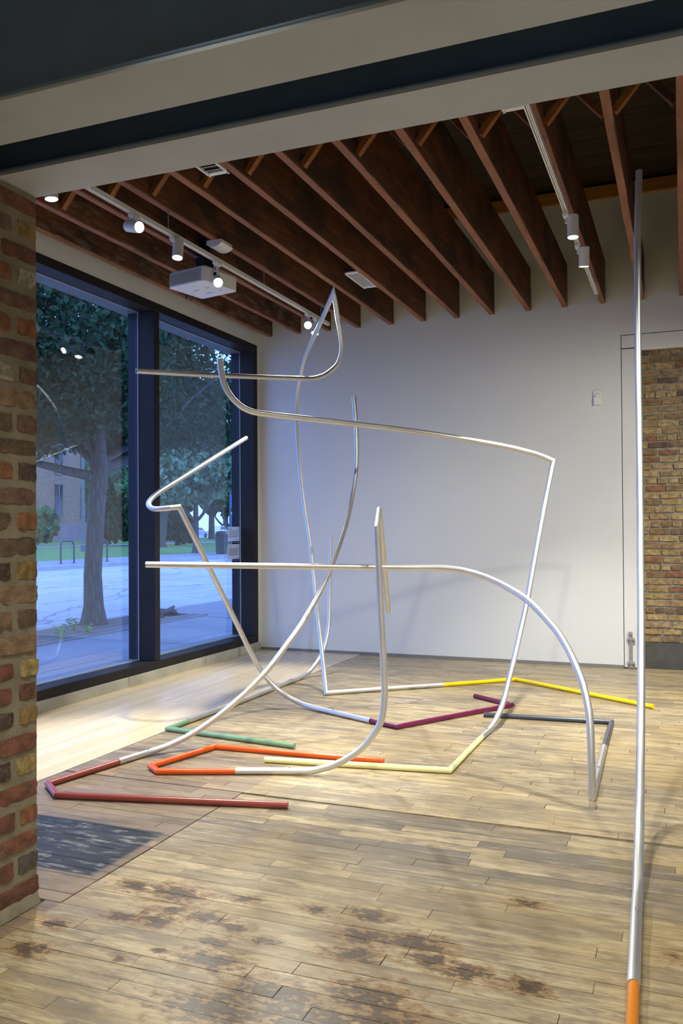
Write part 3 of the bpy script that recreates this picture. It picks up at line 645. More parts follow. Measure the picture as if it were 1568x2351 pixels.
  [[[-0.535,6.287,0.022],[-0.503,5.114,0.022]],[[-0.502,5.104,0.025],[-0.506,5.113,0.166],[-0.508,5.121,0.232],[-0.51,5.131,0.298],[-0.514,5.153,0.397],[-0.52,5.172,0.465],[-0.525,5.183,0.498],[-0.54,5.207,0.563],[-0.549,5.22,0.593],[-0.568,5.248,0.65],[-0.592,5.279,0.703],[-0.632,5.331,0.777],[-0.661,5.368,0.823],[-0.693,5.407,0.866],[-0.727,5.448,0.906],[-0.745,5.469,0.925],[-0.804,5.531,0.976],[-0.868,5.593,1.029],[-0.915,5.634,1.065],[-0.963,5.674,1.098],[-1.012,5.712,1.124],[-1.064,5.746,1.148],[-1.147,5.793,1.185],[-1.205,5.82,1.208],[-1.266,5.843,1.23],[-1.33,5.862,1.249],[-1.362,5.869,1.258],[-1.428,5.881,1.272],[-1.496,5.889,1.282],[-1.565,5.892,1.288],[-1.636,5.891,1.291],[-1.707,5.886,1.291],[-1.812,5.872,1.29],[-1.917,5.852,1.291],[-2.02,5.827,1.292],[-2.155,5.786,1.294],[-2.321,5.729,1.297],[-3.045,5.457,1.311],[-3.641,5.244,1.321]]]),
'orange': ([[-0.154,2.453,0.022],[-0.165,2.818,0.022],[-0.173,3.058,0.022]],
  [[[-0.173,3.058,0.022],[-0.184,3.408,0.022],[-0.19,3.595,0.032],[-0.194,3.758,0.03],[-0.195,3.785,0.032],[-0.195,3.814,0.037],[-0.196,3.844,0.046],[-0.196,3.878,0.06],[-0.198,3.948,0.096],[-0.199,3.984,0.111],[-0.2,4.052,0.133],[-0.204,4.19,0.17],[-0.208,4.294,0.203],[-0.211,4.398,0.238],[-0.213,4.466,0.265],[-0.216,4.566,0.312],[-0.218,4.632,0.348],[-0.219,4.695,0.387],[-0.222,4.788,0.451],[-0.223,4.847,0.495],[-0.225,4.903,0.542],[-0.227,4.984,0.614],[-0.23,5.085,0.716],[-0.233,5.179,0.823],[-0.236,5.265,0.933],[-0.238,5.345,1.048],[-0.24,5.383,1.107],[-0.242,5.438,1.197],[-0.246,5.521,1.351],[-0.248,5.582,1.477],[-0.25,5.651,1.637],[-0.253,5.7,1.768],[-0.255,5.753,1.935],[-0.258,5.799,2.105],[-0.26,5.837,2.277],[-0.263,5.869,2.45],[-0.265,5.896,2.624],[-0.266,5.922,2.834],[-0.266,5.951,3.114],[-0.264,5.977,3.428],[-0.261,5.992,3.638],[-0.251,6.012,3.955]]]),

}
TLAB = {
 'yellow': 'aluminium tube with yellow painted floor end rising to a sharp peak under the joists',
 'green': 'short upright aluminium tube with green painted floor end beside the pale floor strip',
 'orangered': 'upright aluminium tube hooked at the top with bright orange-red zigzag floor end',
 'brickred': 'long leaning curved aluminium tube with brick-red floor end nearest the brick pillar',
 'paleyellow': 'tall aluminium tube with pale lemon floor end and long arm crossing to the window',
 'purple': 'leaning aluminium tube with purple zigzag floor end and arm folded back at the window',
 'slate': 'arched aluminium tube with slate grey floor end and long horizontal arm',
 'orange': 'tall foreground aluminium tube with orange floor end rising at the right edge',
}
SCREW = {'yellow': None, 'green': 0.9, 'orangered': 0.35, 'brickred': 0.27, 'paleyellow': 0.16, 'purple': 0.45, 'slate': 0.62, 'orange': 0.55}
for k, (cpts, secs) in TUBES.items():
    joint = Vector(cpts[-1])
    root = tag(empty('bent_tube', (joint.x, joint.y, 0)), TLAB[k], 'sculpture', 'bent tube sculptures')
    pts = []
    for s in secs: pts += s if not pts else s[1:]
    o = sweep(pts, RA, 22, 0.05).build('aluminium_tube', M['aluminium'], None, True, None, 22); setparent(o, root)
    # painted end: reaches a little into the aluminium sleeve
    d = (Vector(secs[0][1]) - Vector(secs[0][0])).normalized()
    z = RC + 0.0006
    cp = [(x, y, z) for x, y, _ in cpts[:-1]] + [tuple(Vector((joint.x, joint.y, z)) + Vector((d.x, d.y, 0))*0.045)]
    o = sweep(cp, RC, 22).build('painted_end', M['paint_'+k], None, True, None, 22); setparent(o, root)
    o['label'] = {'yellow':'yellow','green':'sage green','orangered':'orange-red','brickred':'brick red','paleyellow':'pale lemon','purple':'purple','slate':'slate grey','orange':'orange'}[k] + ' painted tube end'
    sd = SCREW[k]
    if sd:
        # place the grub screw at distance sd along the aluminium tube, on its upper side
        rem = sd
        for a, b in zip(pts, pts[1:]):
            L = (Vector(b)-Vector(a)).length
            if rem <= L: break
            rem -= L
        dd = (Vector(b)-Vector(a)).normalized(); p = Vector(a) + dd*rem
        n = (Vector((0,0,1)) - dd*dd.z).normalized()
        if k == 'orange': n = (n + Vector((0.1,-0.35,0))).normalized()
        m = MB().cyl(p + n*(RA-0.002), p + n*(RA+0.004), 0.0075, 0.007, 10); m.cyl(p + n*(RA+0.003), p + n*(RA+0.0045), 0.004, 0.004, 6)
        o = m.build('grub_screw', M['grey_metal'], None, True); setparent(o, root)

# ------------------------------------------------------------------ tracks and track lights
def track(x, z, y0, y1, rods, label):
    t = tag(empty('lighting_track', (x, y0, z)), label, 'track', 'lighting tracks')
    h, w = 0.036, 0.034
    m = MB()        # aluminium-like profile with two lips and a recessed channel
    m.box((x-w/2, y0, z), (x-w/2+0.008, y1, z+h)); m.box((x+w/2-0.008, y0, z), (x+w/2, y1, z+h)); m.box((x-w/2+0.008, y0, z+h-0.006), (x+w/2-0.008, y1, z+h))
    m.box((x-0.004, y0, z+0.004), (x+0.004, y1, z+h-0.006))
    o = m.build('rail', M['white_metal']); setparent(o, t)
    o = MB().box((x-w/2+0.008, y0, z+0.018), (x+w/2-0.008, y1, z+0.022)).build('channel', M['dark_gap']); setparent(o, t)
    o = bevel(MB().box((x-w/2-0.001, y1, z-0.001), (x+w/2+0.001, y1+0.006, z+h+0.001)).build('end_cap', M['white_metal']), 0.002); setparent(o, t)
    for ry in rods:
        m = MB().cyl((x, ry, z+h-0.002), (x, ry, JZ0+0.012), 0.005, None, 8); m.box((x-0.02, ry-0.012, z+h-0.002), (x+0.02, ry+0.012, z+h+0.006)); m.cyl((x, ry, JZ0-0.012), (x, ry, JZ0+0.004), 0.012, None, 6)
        o = m.build('hanging_rod', M['grey_metal']); setparent(o, t)
    return t
TX1, TZ1, TX2, TZ2 = -3.765, 3.912, -0.812, 3.985
track(TX1, TZ1, 2.95, 9.02, (3.6, 5.74, 7.40, 8.81), 'white lighting track with the lit lamps hung near the window wall')
track(TX2, TZ2, 2.95, 9.15, (3.9, 5.6, 7.15, 8.6), 'white lighting track on the right carrying two lamps below the joist')
def head(track_x, y, tz, aim, label, lit, drop=0.075, power=0, deg=50, side=0.0, group='track lights', blen=0.165, off=None):
    """white cylinder spot: adaptor in the rail, stem, body, lens"""
    root = tag(empty('track_light', (track_x, y, tz)), label, 'lamp', group)
    m = MB().box((track_x-0.024, y-0.045, tz-0.022), (track_x+0.024, y+0.045, tz+0.001)); m.box((track_x-0.018, y-0.038, tz-0.032), (track_x+0.018, y+0.038, tz-0.021))
    o = bevel(m.build('adaptor', M['white_metal']), 0.003); setparent(o, root)
    piv = Vector((track_x + side, y, tz - 0.03 - drop))
    o = MB().cyl((track_x, y, tz-0.03), tuple(piv + Vector((0,0,-0.012))), 0.009, None, 10).build('stem', M['white_metal'], None, True); setparent(o, root)
    d = (Vector(aim) - piv).normalized()
    c = piv + (Vector(off) if off else Vector((0,0,0)))
    p0 = c - d*blen*0.55
    m = MB().lathe(tuple(p0), tuple(d), [(0.0, 0.0), (0.0, 0.036), (0.006, 0.043), (blen, 0.043), (blen, 0.039), (blen-0.012, 0.038)], 28)
    o = m.build('lamp_body', M['white_metal'], None, True); setparent(o, root)
    m = MB().lathe(tuple(p0), tuple(d), [(blen-0.010, 0.0385), (blen-0.004, 0.030), (blen-0.001, 0.0)], 28)
    m2 = MB().cyl(tuple(c), tuple(piv), 0.010, None, 8)
    o = m.build('lens', M['lamp'] if lit else M['lamp_off'], None, True); setparent(o, root)
    if (c-piv).length > 0.01:
        o = MB().cyl(tuple(piv), tuple(c), 0.009, None, 8).build('knuckle', M['white_metal'], None, True); setparent(o, root)
    if power:
        s = spot('lamp_light', tuple(p0 + d*(blen+0.012)), tuple(p0 + d*3), power, deg, 0.6, 0.035); s.parent = root; s.matrix_parent_inverse = Matrix.Translation(-root.location)
    return root
P1 = MAIN_P
head(TX1, 4.385, TZ1, (TX1+0.35, 4.4, 0), 'lit white track lamp above the brick pillar, nearest the steel beams', True, 0.10, P1*0.85, 70)
head(TX1, 5.285, TZ1, (-1.1, 4.20, 2.95), 'lit white track lamp tilted sideways, second along the window-side track', True, 0.055, P1*0.8, 60)
head(TX1, 5.830, TZ1, (TX1+0.30, 4.9, 0), 'lit white track lamp pointing straight down left of the projector', True, 0.035, P1*0.85, 56, off=(0.03, 0, -0.03))
head(TX1, 6.505, TZ1, (-1.2, 2.9, 1.7), 'lit white track lamp glaring at the camera in front of the projector', True, 0.135, P1*0.7, 55)
head(TX1, 8.450, TZ1, (-1.8, 3.6, 1.2), 'lit white track lamp near the back wall, left one of the close pair', True, 0.075, P1*0.7, 55)
head(TX1, 8.665, TZ1, (-3.9, 7.0, 0.0), 'lit white track lamp near the back wall, right one of the close pair', True, 0.075, P1*1.0, 70)
head(TX2, 6.700, TZ2, (TX2+0.02, 6.42, 0), 'lit white track lamp on the right-hand track, the nearer of two', True, 0.035, P1*0.9, 75, off=(0.05, 0.0, -0.05), blen=0.175)
head(TX2, 7.490, TZ2, (TX2-0.12, 7.9, 1.2), 'white track lamp on the right-hand track, the farther and lower of two', True, 0.035, P1*0.8, 80, off=(0.05, 0.0, -0.05), blen=0.165)

# ------------------------------------------------------------------ projector and its mount
pc = Vector((-4.099, 6.821, 3.788)); rz = Matrix.Rotation(R(-12), 4, 'Z')
prj = tag(empty('projector', pc), 'white ceiling projector with grey grille hung below the joists by the window', 'projector')
prj.rotation_euler = (0, 0, R(-12))
W, Dp, Hh = 0.448, 0.448, 0.132
def rbox_poly(w, d, r, n=5):
    pts = []
    for cx, cy, a0 in ((w/2-r, d/2-r, 0), (-w/2+r, d/2-r, 90), (-w/2+r, -d/2+r, 180), (w/2-r, -d/2+r, 270)):
        for k in range(n+1): a = R(a0 + 90*k/n); pts.append((cx+r*math.cos(a), cy+r*math.sin(a)))
    return pts
o = bevel(MB().prism(rbox_poly(W, Dp, 0.03), 0, Hh).build('case', M['white_metal'], prj, True), 0.006, 2)
bevel(MB().prism(rbox_poly(W-0.02, Dp-0.02, 0.025), Hh, Hh+0.012).build('lid', M['white_metal'], prj, True), 0.004, 2)
o = MB().box((-W/2+0.022, -Dp/2-0.0015, 0.014), (W/2-0.04, -Dp/2+0.01, Hh-0.014)).build('grille_back', M['black'], prj)
g = MB()
for i in range(11):
    z = 0.016 + i*(Hh-0.032)/10; g.box((-W/2+0.022, -Dp/2-0.005, z-0.0011), (W/2-0.04, -Dp/2-0.001, z+0.0011))
for i in range(26):
    x = -W/2+0.024 + i*(W-0.066)/25; g.box((x-0.0011, -Dp/2-0.005, 0.014), (x+0.0011, -Dp/2-0.001, Hh-0.014))
o = g.build('grille', M['white_metal'], prj); o['kind'] = 'stuff'
m = MB().lathe((W/2-0.002, -0.08, Hh*0.55), (1, 0, 0), [(0, 0.054), (0.012, 0.052), (0.014, 0.044), (0.004, 0.040), (0.002, 0.0)], 28)
m.build('lens_surround', M['white_metal'], prj, True); MB().lathe((W/2+0.003, -0.08, Hh*0.55), (1,0,0), [(0, 0.038), (0.006, 0.03), (0.010, 0.0)], 24).build('lens', M['lens_glass'], prj, True)
for x, y in ((-0.06, -0.03), (-0.02, 0.1)): MB().box((x-0.035, y-0.004, -0.0012), (x+0.035, y+0.004, 0.002)).build('slot', M['black'], prj)
for x, y in ((0.02, -0.14), (0.13, 0.10)): MB().lathe((x, y, 0.001), (0,0,-1), [(0, 0.014), (0.006, 0.014), (0.007, 0.0)], 16).build('foot', M['white_metal'], prj, True)
MB().box((0.055, -0.055, -0.0012), (0.115, -0.02, 0.001)).build('warning_sticker', M['yellow_sticker'], prj)
mt = MB().cyl((0, 0.02, Hh+0.01), (0, 0.02, 0.50), 0.022, None, 14); mt.box((-0.10, -0.08, Hh+0.011), (0.10, 0.12, Hh+0.028)); mt.box((-0.05, -0.045, Hh+0.05), (0.05, 0.085, Hh+0.16)); mt.box((-0.035, -0.02, Hh+0.16), (0.035, 0.06, Hh+0.34))
mt.build('ceiling_mount', M['black'], prj)
pts = []
for k in range(13):
    a = R(200 - k*22); pts.append((-W/2-0.035+0.05*math.cos(a)*0.9, 0.09, 0.0+0.055*math.sin(a)+0.01*k/12))
sweep(pts, 0.006, 8).build('cable', M['black'], prj, True)

# small fixtures
b = tag(empty('sensor_box', (-3.765, 6.56, 4.03)), 'white plastic box on the underside of a joist above the projector', 'sensor')
b.location = (-3.77, 6.55, 4.10)
o = bevel(MB().box((-0.075, -0.095, -0.03), (0.075, 0.095, 0.0)).build('base', M['white_metal'], b), 0.004)
c = MB(); n = 10
v = []; 
for j in (-0.1, 0.1):
    for k in range(n+1):
        t_ = -1 + 2*k/n; v.append((t_*0.08, j, -0.03 - 0.034*(1-t_*t_)**0.8))
f = [(k, k+1, n+2+k, n+1+k) for k in range(n)] + [tuple(range(n, -1, -1)), tuple(range(n+1, 2*n+2)), (0, n+1, 2*n+1, n)]
c.add(v, f); c.build('cover', M['white_metal'], b, True)
p = tag(empty('motion_sensor', (-0.889, YB, 3.035)), 'small white motion sensor high on the white back wall', 'sensor')
bevel(MB().box((-0.044, -0.022, -0.085), (0.044, 0.0, 0.085)).build('base', M['white_metal'], p), 0.006)
bevel(MB().box((-0.040, -0.040, -0.080), (0.040, -0.020, 0.010)).build('front_cover', M['white_metal'], p), 0.010, 3)
MB().lathe((0, -0.03, 0.018), (0,-1,0), [(0, 0.03), (0.010, 0.024), (0.015, 0.0)], 20).build('lens', M['white_metal'], p, True)
MB().box((-0.016, -0.0415, 0.004), (0.016, -0.039, 0.009)).build('window_slit', M['black'], p)
def grille(x0, x1, y0, y1, z, n, label, louvre=False):
    t = tag(empty('vent_grille', ((x0+x1)/2, (y0+y1)/2, z)), label, 'vent', 'ceiling vent grilles')
    lx, ly = (x1-x0)/2, (y1-y0)/2; e = 0.025
    m = MB(); m.box((-lx, -ly, -0.012), (lx, -ly+e*1.6, 0)); m.box((-lx, ly-e*1.6, -0.012), (lx, ly, 0)); m.box((-lx, -ly, -0.018), (-lx+0.014, ly, 0)); m.box((lx-0.014, -ly, -0.018), (lx, ly, 0))
    m.build('frame', M['white_metal'], t)
    bk = MB().box((-lx+0.004, -ly+0.01, 0.0), (lx-0.004, ly-0.01, 0.05)).build('duct_box', M['dark_gap'], t)
    me = MB().obox((0,0,0), ((lx-0.014)*2, 0.011 if not louvre else 0.05, 0.004), Matrix.Rotation(R(38), 4, 'X')).mesh('slat', M['white_metal'])
    for i in range(n):
        yy = -ly + e*1.6 + (i+0.5)*(2*ly-e*3.2)/n
        obj('slat', me, t, (0, yy, -0.006 if not louvre else 0.0))
    for sx in (-1, 1):
        for sy in (-1, 1): MB().lathe((sx*(lx-0.007), sy*(ly-0.02), -0.018), (0,0,-1), [(0, 0.006), (0.003, 0.005), (0.004, 0.0)], 10).build('screw', M['grey_metal'], t, True)
    for sx in (-1, 1): MB().box((sx*lx-0.004, -0.03, -0.01), (sx*lx+0.004, 0.03, 0.06)).build('hanger', M['grey_metal'], t)
    return t
grille(-3.105, -2.950, 7.86, 8.43, 4.125, 19, 'long white louvred vent grille between joists near the back wall')
grille(-3.115, -2.950, 4.90, 5.275, 4.105, 5, 'white vent grille between joists partly hidden by the steel beam', True)
grille(-1.00, -0.858, 4.75, 5.20, 4.13, 8, 'white vent grille end beside the top of the right-hand track', True)

# notices on the glass
for z0, z1, lab, txt in ((1.425, 1.610, 'upper of two printed paper notices taped to the window glass', 8), (1.195, 1.385, 'lower of two printed paper notices taped to the window glass', 12)):
    t = tag(empty('paper_notice', (XG+0.004, 9.65, z0)), lab, 'notice', 'paper notices on the window')
    t.location = (XG+0.0035, 9.66, z0)
    MB().box((-0.0032, -0.235, -0.018), (-0.0012, 0.16, z1-z0+0.012)).build('clear_sleeve', M['glass'], t)
    for (ya, yb, za, zb) in ((-0.235, 0.16, -0.018, -0.014), (-0.235, -0.231, -0.018, z1-z0+0.012)): MB().box((-0.0012, ya, za), (0.0004, yb, zb)).build('sleeve_edge', M['clear_plastic'], t)
    MB().box((-0.0012, -0.150, 0.0), (0.0, 0.150, z1-z0)).build('sheet', M['paper'], t)
    m = MB(); h = z1-z0
    m.box((0.0, -0.13, h-0.034), (0.0004, -0.05, h-0.028)); m.box((0.0, 0.09, h-0.034), (0.0004, 0.13, h-0.029))
    for i in range(txt):
        zz = h-0.052-i*(h*0.52)/txt; m.box((0.0, -0.13, zz-0.0022), (0.0004, 0.13 - (0.05 if i % 4 == 3 else 0), zz+0.0022))
    m.box((0.0, 0.05, 0.012), (0.0004, 0.13, 0.016))
    o = m.build('printed_lines', M['ink'], t); o['kind'] = 'stuff'
# ------------------------------------------------------------------ outdoors: street, lawn, trees, houses
def quad_strip(name, prof, y0, y1, mat, n=1):
    """ground with a cross-section prof [(x, z), ...] drawn out along Y"""
    m = MB()
    ys = [y0+(y1-y0)*k/n for k in range(n+1)]
    v = [(x, y, z) for y in ys for x, z in prof]; k = len(prof)
    f = [(j*k+i+1, j*k+i, (j+1)*k+i, (j+1)*k+i+1) for j in range(n) for i in range(k-1)]
    m.add(v, f); return struct(m.build(name, mat))
KX = -10.25
sidewalk = struct(MB().box((KX+0.15, -2, -0.35), (-5.5, 40, -0.125)).build('sidewalk', M['dark_gap']))
PITX0, PITX1, PITY0, PITY1 = -10.1, -8.70, 9.35, 14.6
slab_me = unit.mesh('slab', M['slab'])
for i, (a, b) in enumerate(((-7.05, -5.5), (-8.70, -7.05), (-10.1, -8.70))):
    y = 1.0 + 0.35*i
    while y < 38:
        L = 1.62; ye = y + L
        if i == 2 and ye > PITY0 and y < PITY1:
            if y < PITY0 - 0.3: ye = PITY0
            elif y < PITY1: y = PITY1; continue
        o = obj('slab', slab_me, sidewalk, (a+0.009, y+0.009, -0.10 - rng.random()*0.006)); o.scale = (b-a-0.018, ye-y-0.018, 0.03); y = ye
struct(MB().box((PITX0, PITY0, -0.3), (PITX1, PITY1, -0.115)).build('tree_pit', M['soil']))
kerb = struct(MB().box((KX, -2, -0.4), (KX+0.15, 42, -0.098)).build('street_kerb', M['kerb']))
road_z = lambda x: -0.23 + (KX - x)*0.046
quad_strip('road', [(KX+0.02, -0.23), (-15, road_z(-15)), (-20.0, road_z(-20))], -30, 190, M['road'], 4)
far_k = quad_strip('far_kerb', [(-20.0, road_z(-20)-0.02), (-20.02, 0.36), (-20.2, 0.37)], -30, 190, M['kerb'])
quad_strip('far_sidewalk', [(-20.2, 0.37), (-22.9, 0.41)], -30, 190, M['slab'])
lm = NT('lawn_grass'); lp = lm.pos()
lc = lm.mix(lm.step(lm.noise(lp, 3.0, 6, 0.7), 0.35, 0.65), (0.085, 0.19, 0.045), (0.15, 0.29, 0.075))
lc = lm.mix(lm.math('MULTIPLY', lm.step(lm.noise(lp, 14, 4), 0.62, 0.7), 0.5), lc, (0.42, 0.46, 0.34))
M['lawn'] = lm.fin(lc, 0.95, 0, 0.2)
quad_strip('lawn', [(-22.9, 0.405), (-40, 0.46), (-60.5, 0.52)], -30, 190, M['lawn'])
quad_strip('lawn_path', [(-38.2, 0.475), (-41.0, 0.484)], -30, 190, M['slab'])
quad_strip('far_ground', [(-60.5, 0.50), (-75, 0.52), (-260, 0.6)], -60, 260, M['road'])
# road markings and patches: flat paint on the road
M['road_paint'] = plain('faded_teal_road_paint', (0.42, 0.55, 0.53), 0.8, var=0.2, sc=4)
for (x, y, l, lab) in ((-12.4, 12.5, 2.2, 'faded parking bay mark on the road left of the street tree'), (-12.4, 19.0, 2.6, 'faded parking bay mark on the road just right of the mullion'),
                     (-12.4, 25.5, 2.6, 'faded parking bay mark on the road in the middle of the right pane'), (-12.4, 32.0, 2.6, 'faded parking bay mark on the road farthest right')):
    z = lambda q: road_z(q)+0.004
    m = MB(); m.add([(x, y, z(x)), (x+1.7, y, z(x+1.7)), (x+1.7, y+0.1, z(x+1.7)), (x, y+0.1, z(x)), (x, y+l, z(x)), (x-0.1, y+l, z(x-0.1)), (x-0.1, y, z(x-0.1))], [(0,1,2,3), (0,3,4,5,6)])
    tag(m.build('parking_mark', M['road_paint']), lab, 'road marking', 'parking bay marks')

# tree-pit grate
tg = tag(empty('tree_grate', (PITX1, 12, -0.1)), 'iron grate frame around the soil of the street tree', 'grate')
def gpart(name, mb, m='iron'): o = mb.build(name, M[m]); setparent(o, tg); return o
for lo, hi in (((PITX1-0.06, PITY0, -0.12), (PITX1, PITY1, -0.085)), ((PITX1-0.36, PITY0, -0.12), (PITX1-0.31, PITY1, -0.085)), ((PITX0, PITY0, -0.12), (PITX1, PITY0+0.06, -0.085)), ((PITX0, PITY1-0.06, -0.12), (PITX1, PITY1, -0.085))):
    gpart('frame_bar', MB().box(lo, hi))
bar = MB().box((-0.31, 0, -0.12), (-0.06, 0.028, -0.088)); bme = bar.mesh('grate_bar', M['iron'])
y = PITY0+0.1
while y < PITY1-0.1:
    o = obj('grate_bar', bme, tg); o.matrix_parent_inverse = Matrix.Translation(-tg.location); o.location = (PITX1, y, 0); y += 0.062

# bark
bk = NT('tree_bark'); bp = bk.pos()
rid = bk.vor(bk.scale(bp, (9, 9, 1.3)), 2.0, 'DISTANCE_TO_EDGE'); rn = bk.noise(bk.scale(bp, (6, 6, 1.5)), 2.0, 5)
bc = bk.mix(bk.step(rid, 0.0, 0.35), (0.055, 0.050, 0.045), (0.15, 0.135, 0.12)); bc = bk.mix(bk.math('MULTIPLY', rn, 0.5), bc, (0.15, 0.15, 0.12))
bk.bump(rid, 0.8, 0.03); M['bark'] = bk.fin(bc, 0.95, 0, 0.15)
def leaf_mat(name, a, b):
    t = NT(name); r = t.attr('tone')
    c = t.mix(r, a, b)
    df = t.node('ShaderNodeBsdfTranslucent'); t.l(c, df.inputs['Color'])
    mx = t.node('ShaderNodeMixShader'); mx.inputs[0].default_value = 0.30
    t.fin(c, 0.7, 0, 0.2); t.l(t.b.outputs[0], mx.inputs[1]); t.l(df.outputs[0], mx.inputs[2]); t.l(mx.outputs[0], t.out.inputs['Surface'])
    return t.m
M['leaf_dark'] = leaf_mat('dark_green_leaves', (0.026, 0.062, 0.032), (0.066, 0.140, 0.060))
M['leaf_mid'] = leaf_mat('mid_green_leaves', (0.085, 0.19, 0.075), (0.17, 0.32, 0.14))
M['leaf_pale'] = leaf_mat('pale_green_leaves', (0.15, 0.27, 0.145), (0.28, 0.42, 0.24))
def leaves(name, blobs, n, size, mat, seed, parent, shell=0.55):
    """n leaf blades in ellipsoid clumps: one joined part, nobody could count them"""
    g = np.random.RandomState(seed); w = np.array([b[1][0]*b[1][1]*b[1][2] for b in blobs])**0.7; w /= w.sum()
    idx = g.choice(len(blobs), n, p=w); C_ = np.array([b[0] for b in blobs])[idx]; Rr = np.array([b[1] for b in blobs])[idx]
    d = g.normal(size=(n, 3)); d /= np.linalg.norm(d, axis=1)[:, None]
    rad = (shell + (1-shell)*g.rand(n))[:, None]*(0.75+0.35*g.rand(n))[:, None]
    # clump: pull towards random twig centres
    K = max(n//45, 8); tw = g.normal(size=(K, 3)); tw /= np.linalg.norm(tw, axis=1)[:, None]; tw *= (0.35+0.6*g.rand(K)**0.5)[:, None]
    ti = g.choice(K, n); p = C_ + (tw[ti]*Rr)*0.92 + d*rad*Rr*0.17
    u = g.normal(size=(n, 3)); u /= np.linalg.norm(u, axis=1)[:, None]
    v = np.cross(u, g.normal(size=(n, 3))); v /= np.linalg.norm(v, axis=1)[:, None]
    s = size*(0.6+0.8*g.rand(n))[:, None]
    q = np.stack([p-u*s, p+v*s*0.55+u*s*0.1, p+u*s, p-v*s*0.55+u*s*0.1], 1).reshape(-1, 3)
    me = bpy.data.meshes.new(name); me.vertices.add(4*n); me.vertices.foreach_set('co', q.astype(np.float32).ravel())
    me.loops.add(4*n); me.loops.foreach_set('vertex_index', np.arange(4*n, dtype=np.int32)); me.polygons.add(n)
    me.polygons.foreach_set('loop_start', np.arange(0, 4*n, 4, dtype=np.int32)); me.update(calc_edges=True); me.validate()
    at = me.attributes.new('tone', 'FLOAT', 'FACE'); at.data.foreach_set('value', g.rand(n).astype(np.float32))
    me.materials.append(mat); o = obj(name, me); setparent(o, parent); o['kind'] = 'stuff'; return o
def limb(pts, radii, n=12, jag=0.0, seed=0):
    r = random.Random(seed); P = [Vector(p) for p in pts]; v = []; f = []
    for i, p in enumerate(P):
        d = (P[min(i+1, len(P)-1)] - P[max(i-1, 0)]).normalized(); a = d.cross(Vector((0.3, 1, 0.1))).normalized(); b = d.cross(a)
        for k in range(n):
            t = 2*math.pi*k/n; v.append(tuple(p + (a*math.cos(t)+b*math.sin(t))*radii[i]*(1+r.uniform(-jag, jag))))
    for i in range(len(P)-1):
        for k in range(n): f.append((i*n+k, i*n+(k+1) % n, (i+1)*n+(k+1) % n, (i+1)*n+k))
    f.append(tuple(range((len(P)-1)*n, len(P)*n)))
    m = MB(); m.v = v; m.f = f; return m
TB = Vector((-9.86, 12.58, -0.12))
st = tag(empty('street_tree', TB), 'large dark street tree in the iron-edged pit just outside the left pane', 'tree')
tp = [TB + Vector(o) for o in ((0,0,-0.05), (0.0,0,0.10), (0,0,0.35), (-0.01,0.0,0.9), (0.0,0.03,1.5), (0.05,0.03,2.1), (0.09,0.05,2.7), (0.12,0.1,3.3), (0.15,0.2,4.4), (0.2,0.3,6.5))]
o = limb(tp, [0.29,0.225,0.180,0.160,0.153,0.148,0.152,0.165,0.13,0.05], 22, 0.045, 4).build('trunk', M['bark'], None, True, None, 80); setparent(o, st)
def branch(p0, p1, p2, r0, seed, par=st):
    p0, p1, p2 = Vector(p0), Vector(p1), Vector(p2); r = random.Random(seed); pts = []; rad = []
    for k in range(9):
        t = k/8; q = p0*(1-t)**2 + p1*2*t*(1-t) + p2*t*t; pts.append(q + Vector((r.uniform(-1,1), r.uniform(-1,1), r.uniform(-1,1)))*0.05*t); rad.append(r0*(1-t)+0.015)
    o = limb(pts, rad, 9, 0.06, seed).build('branch', M['bark'], None, True, None, 80); setparent(o, par)
top = TB + Vector((0.10, 0.07, 2.75))
for i, (dx, dy, dz, r0) in enumerate(((-1.1,-2.4,0.5,0.085), (0.5,3.4,1.9,0.11), (1.9,-2.4,2.6,0.10), (-2.6,0.8,2.4,0.10), (1.6,2.0,3.2,0.09), (0.8,-3.2,3.0,0.08), (2.2,0.6,1.8,0.07), (0.6,5.2,2.6,0.07), (1.0,7.0,3.8,0.06))):
    e = top + Vector((dx, dy, dz)); mid = top + Vector((dx*0.45, dy*0.45, dz*0.25 if i else 0.05)); branch(top + Vector((0,0,-0.12 if i == 0 else 0.05*i)), mid, e, r0, 50+i)
leaves('foliage', [((-9.6,12.4,6.2),(3.2,4.2,2.0)), ((-10.3,9.6,4.0),(2.0,2.0,1.5)), ((-9.2,10.6,4.6),(2.2,2.4,1.3)), ((-11.2,13.6,4.3),(2.4,3.2,1.3)),
                    ((-10.6,11.0,3.1),(1.3,1.2,0.55)), ((-9.4,16.0,4.0),(1.6,2.2,0.9)), ((-9.6,12.6,3.7),(1.5,1.6,0.75)), ((-9.9,13.6,3.3),(1.0,1.3,0.5)), ((-9.4,11.3,3.5),(1.0,0.9,0.5)), ((-9.8,14.6,3.9),(1.2,1.5,0.6)), ((-8.7,11.5,3.9),(1.1,1.7,0.8)), ((-8.9,12.7,3.75),(0.9,1.3,0.6)), ((-9.0,10.4,3.9),(1.0,1.2,0.8)), ((-8.8,13.8,4.3),(1.0,1.5,0.8))],
        85000, 0.058, M['leaf_dark'], 1, st)
leaves('foliage', [((-8.6,15.6,5.2),(2.0,2.6,1.3)), ((-9.2,19.0,5.6),(2.0,3.4,1.4)), ((-10.6,17.6,4.3),(1.6,2.4,0.9)), ((-10.0,21.5,5.2),(1.6,2.4,1.3)), ((-10.0,24.5,5.6),(1.6,2.4,1.5))],
        5500, 0.075, M['leaf_dark'], 2, st)
rnt = random.Random(5)
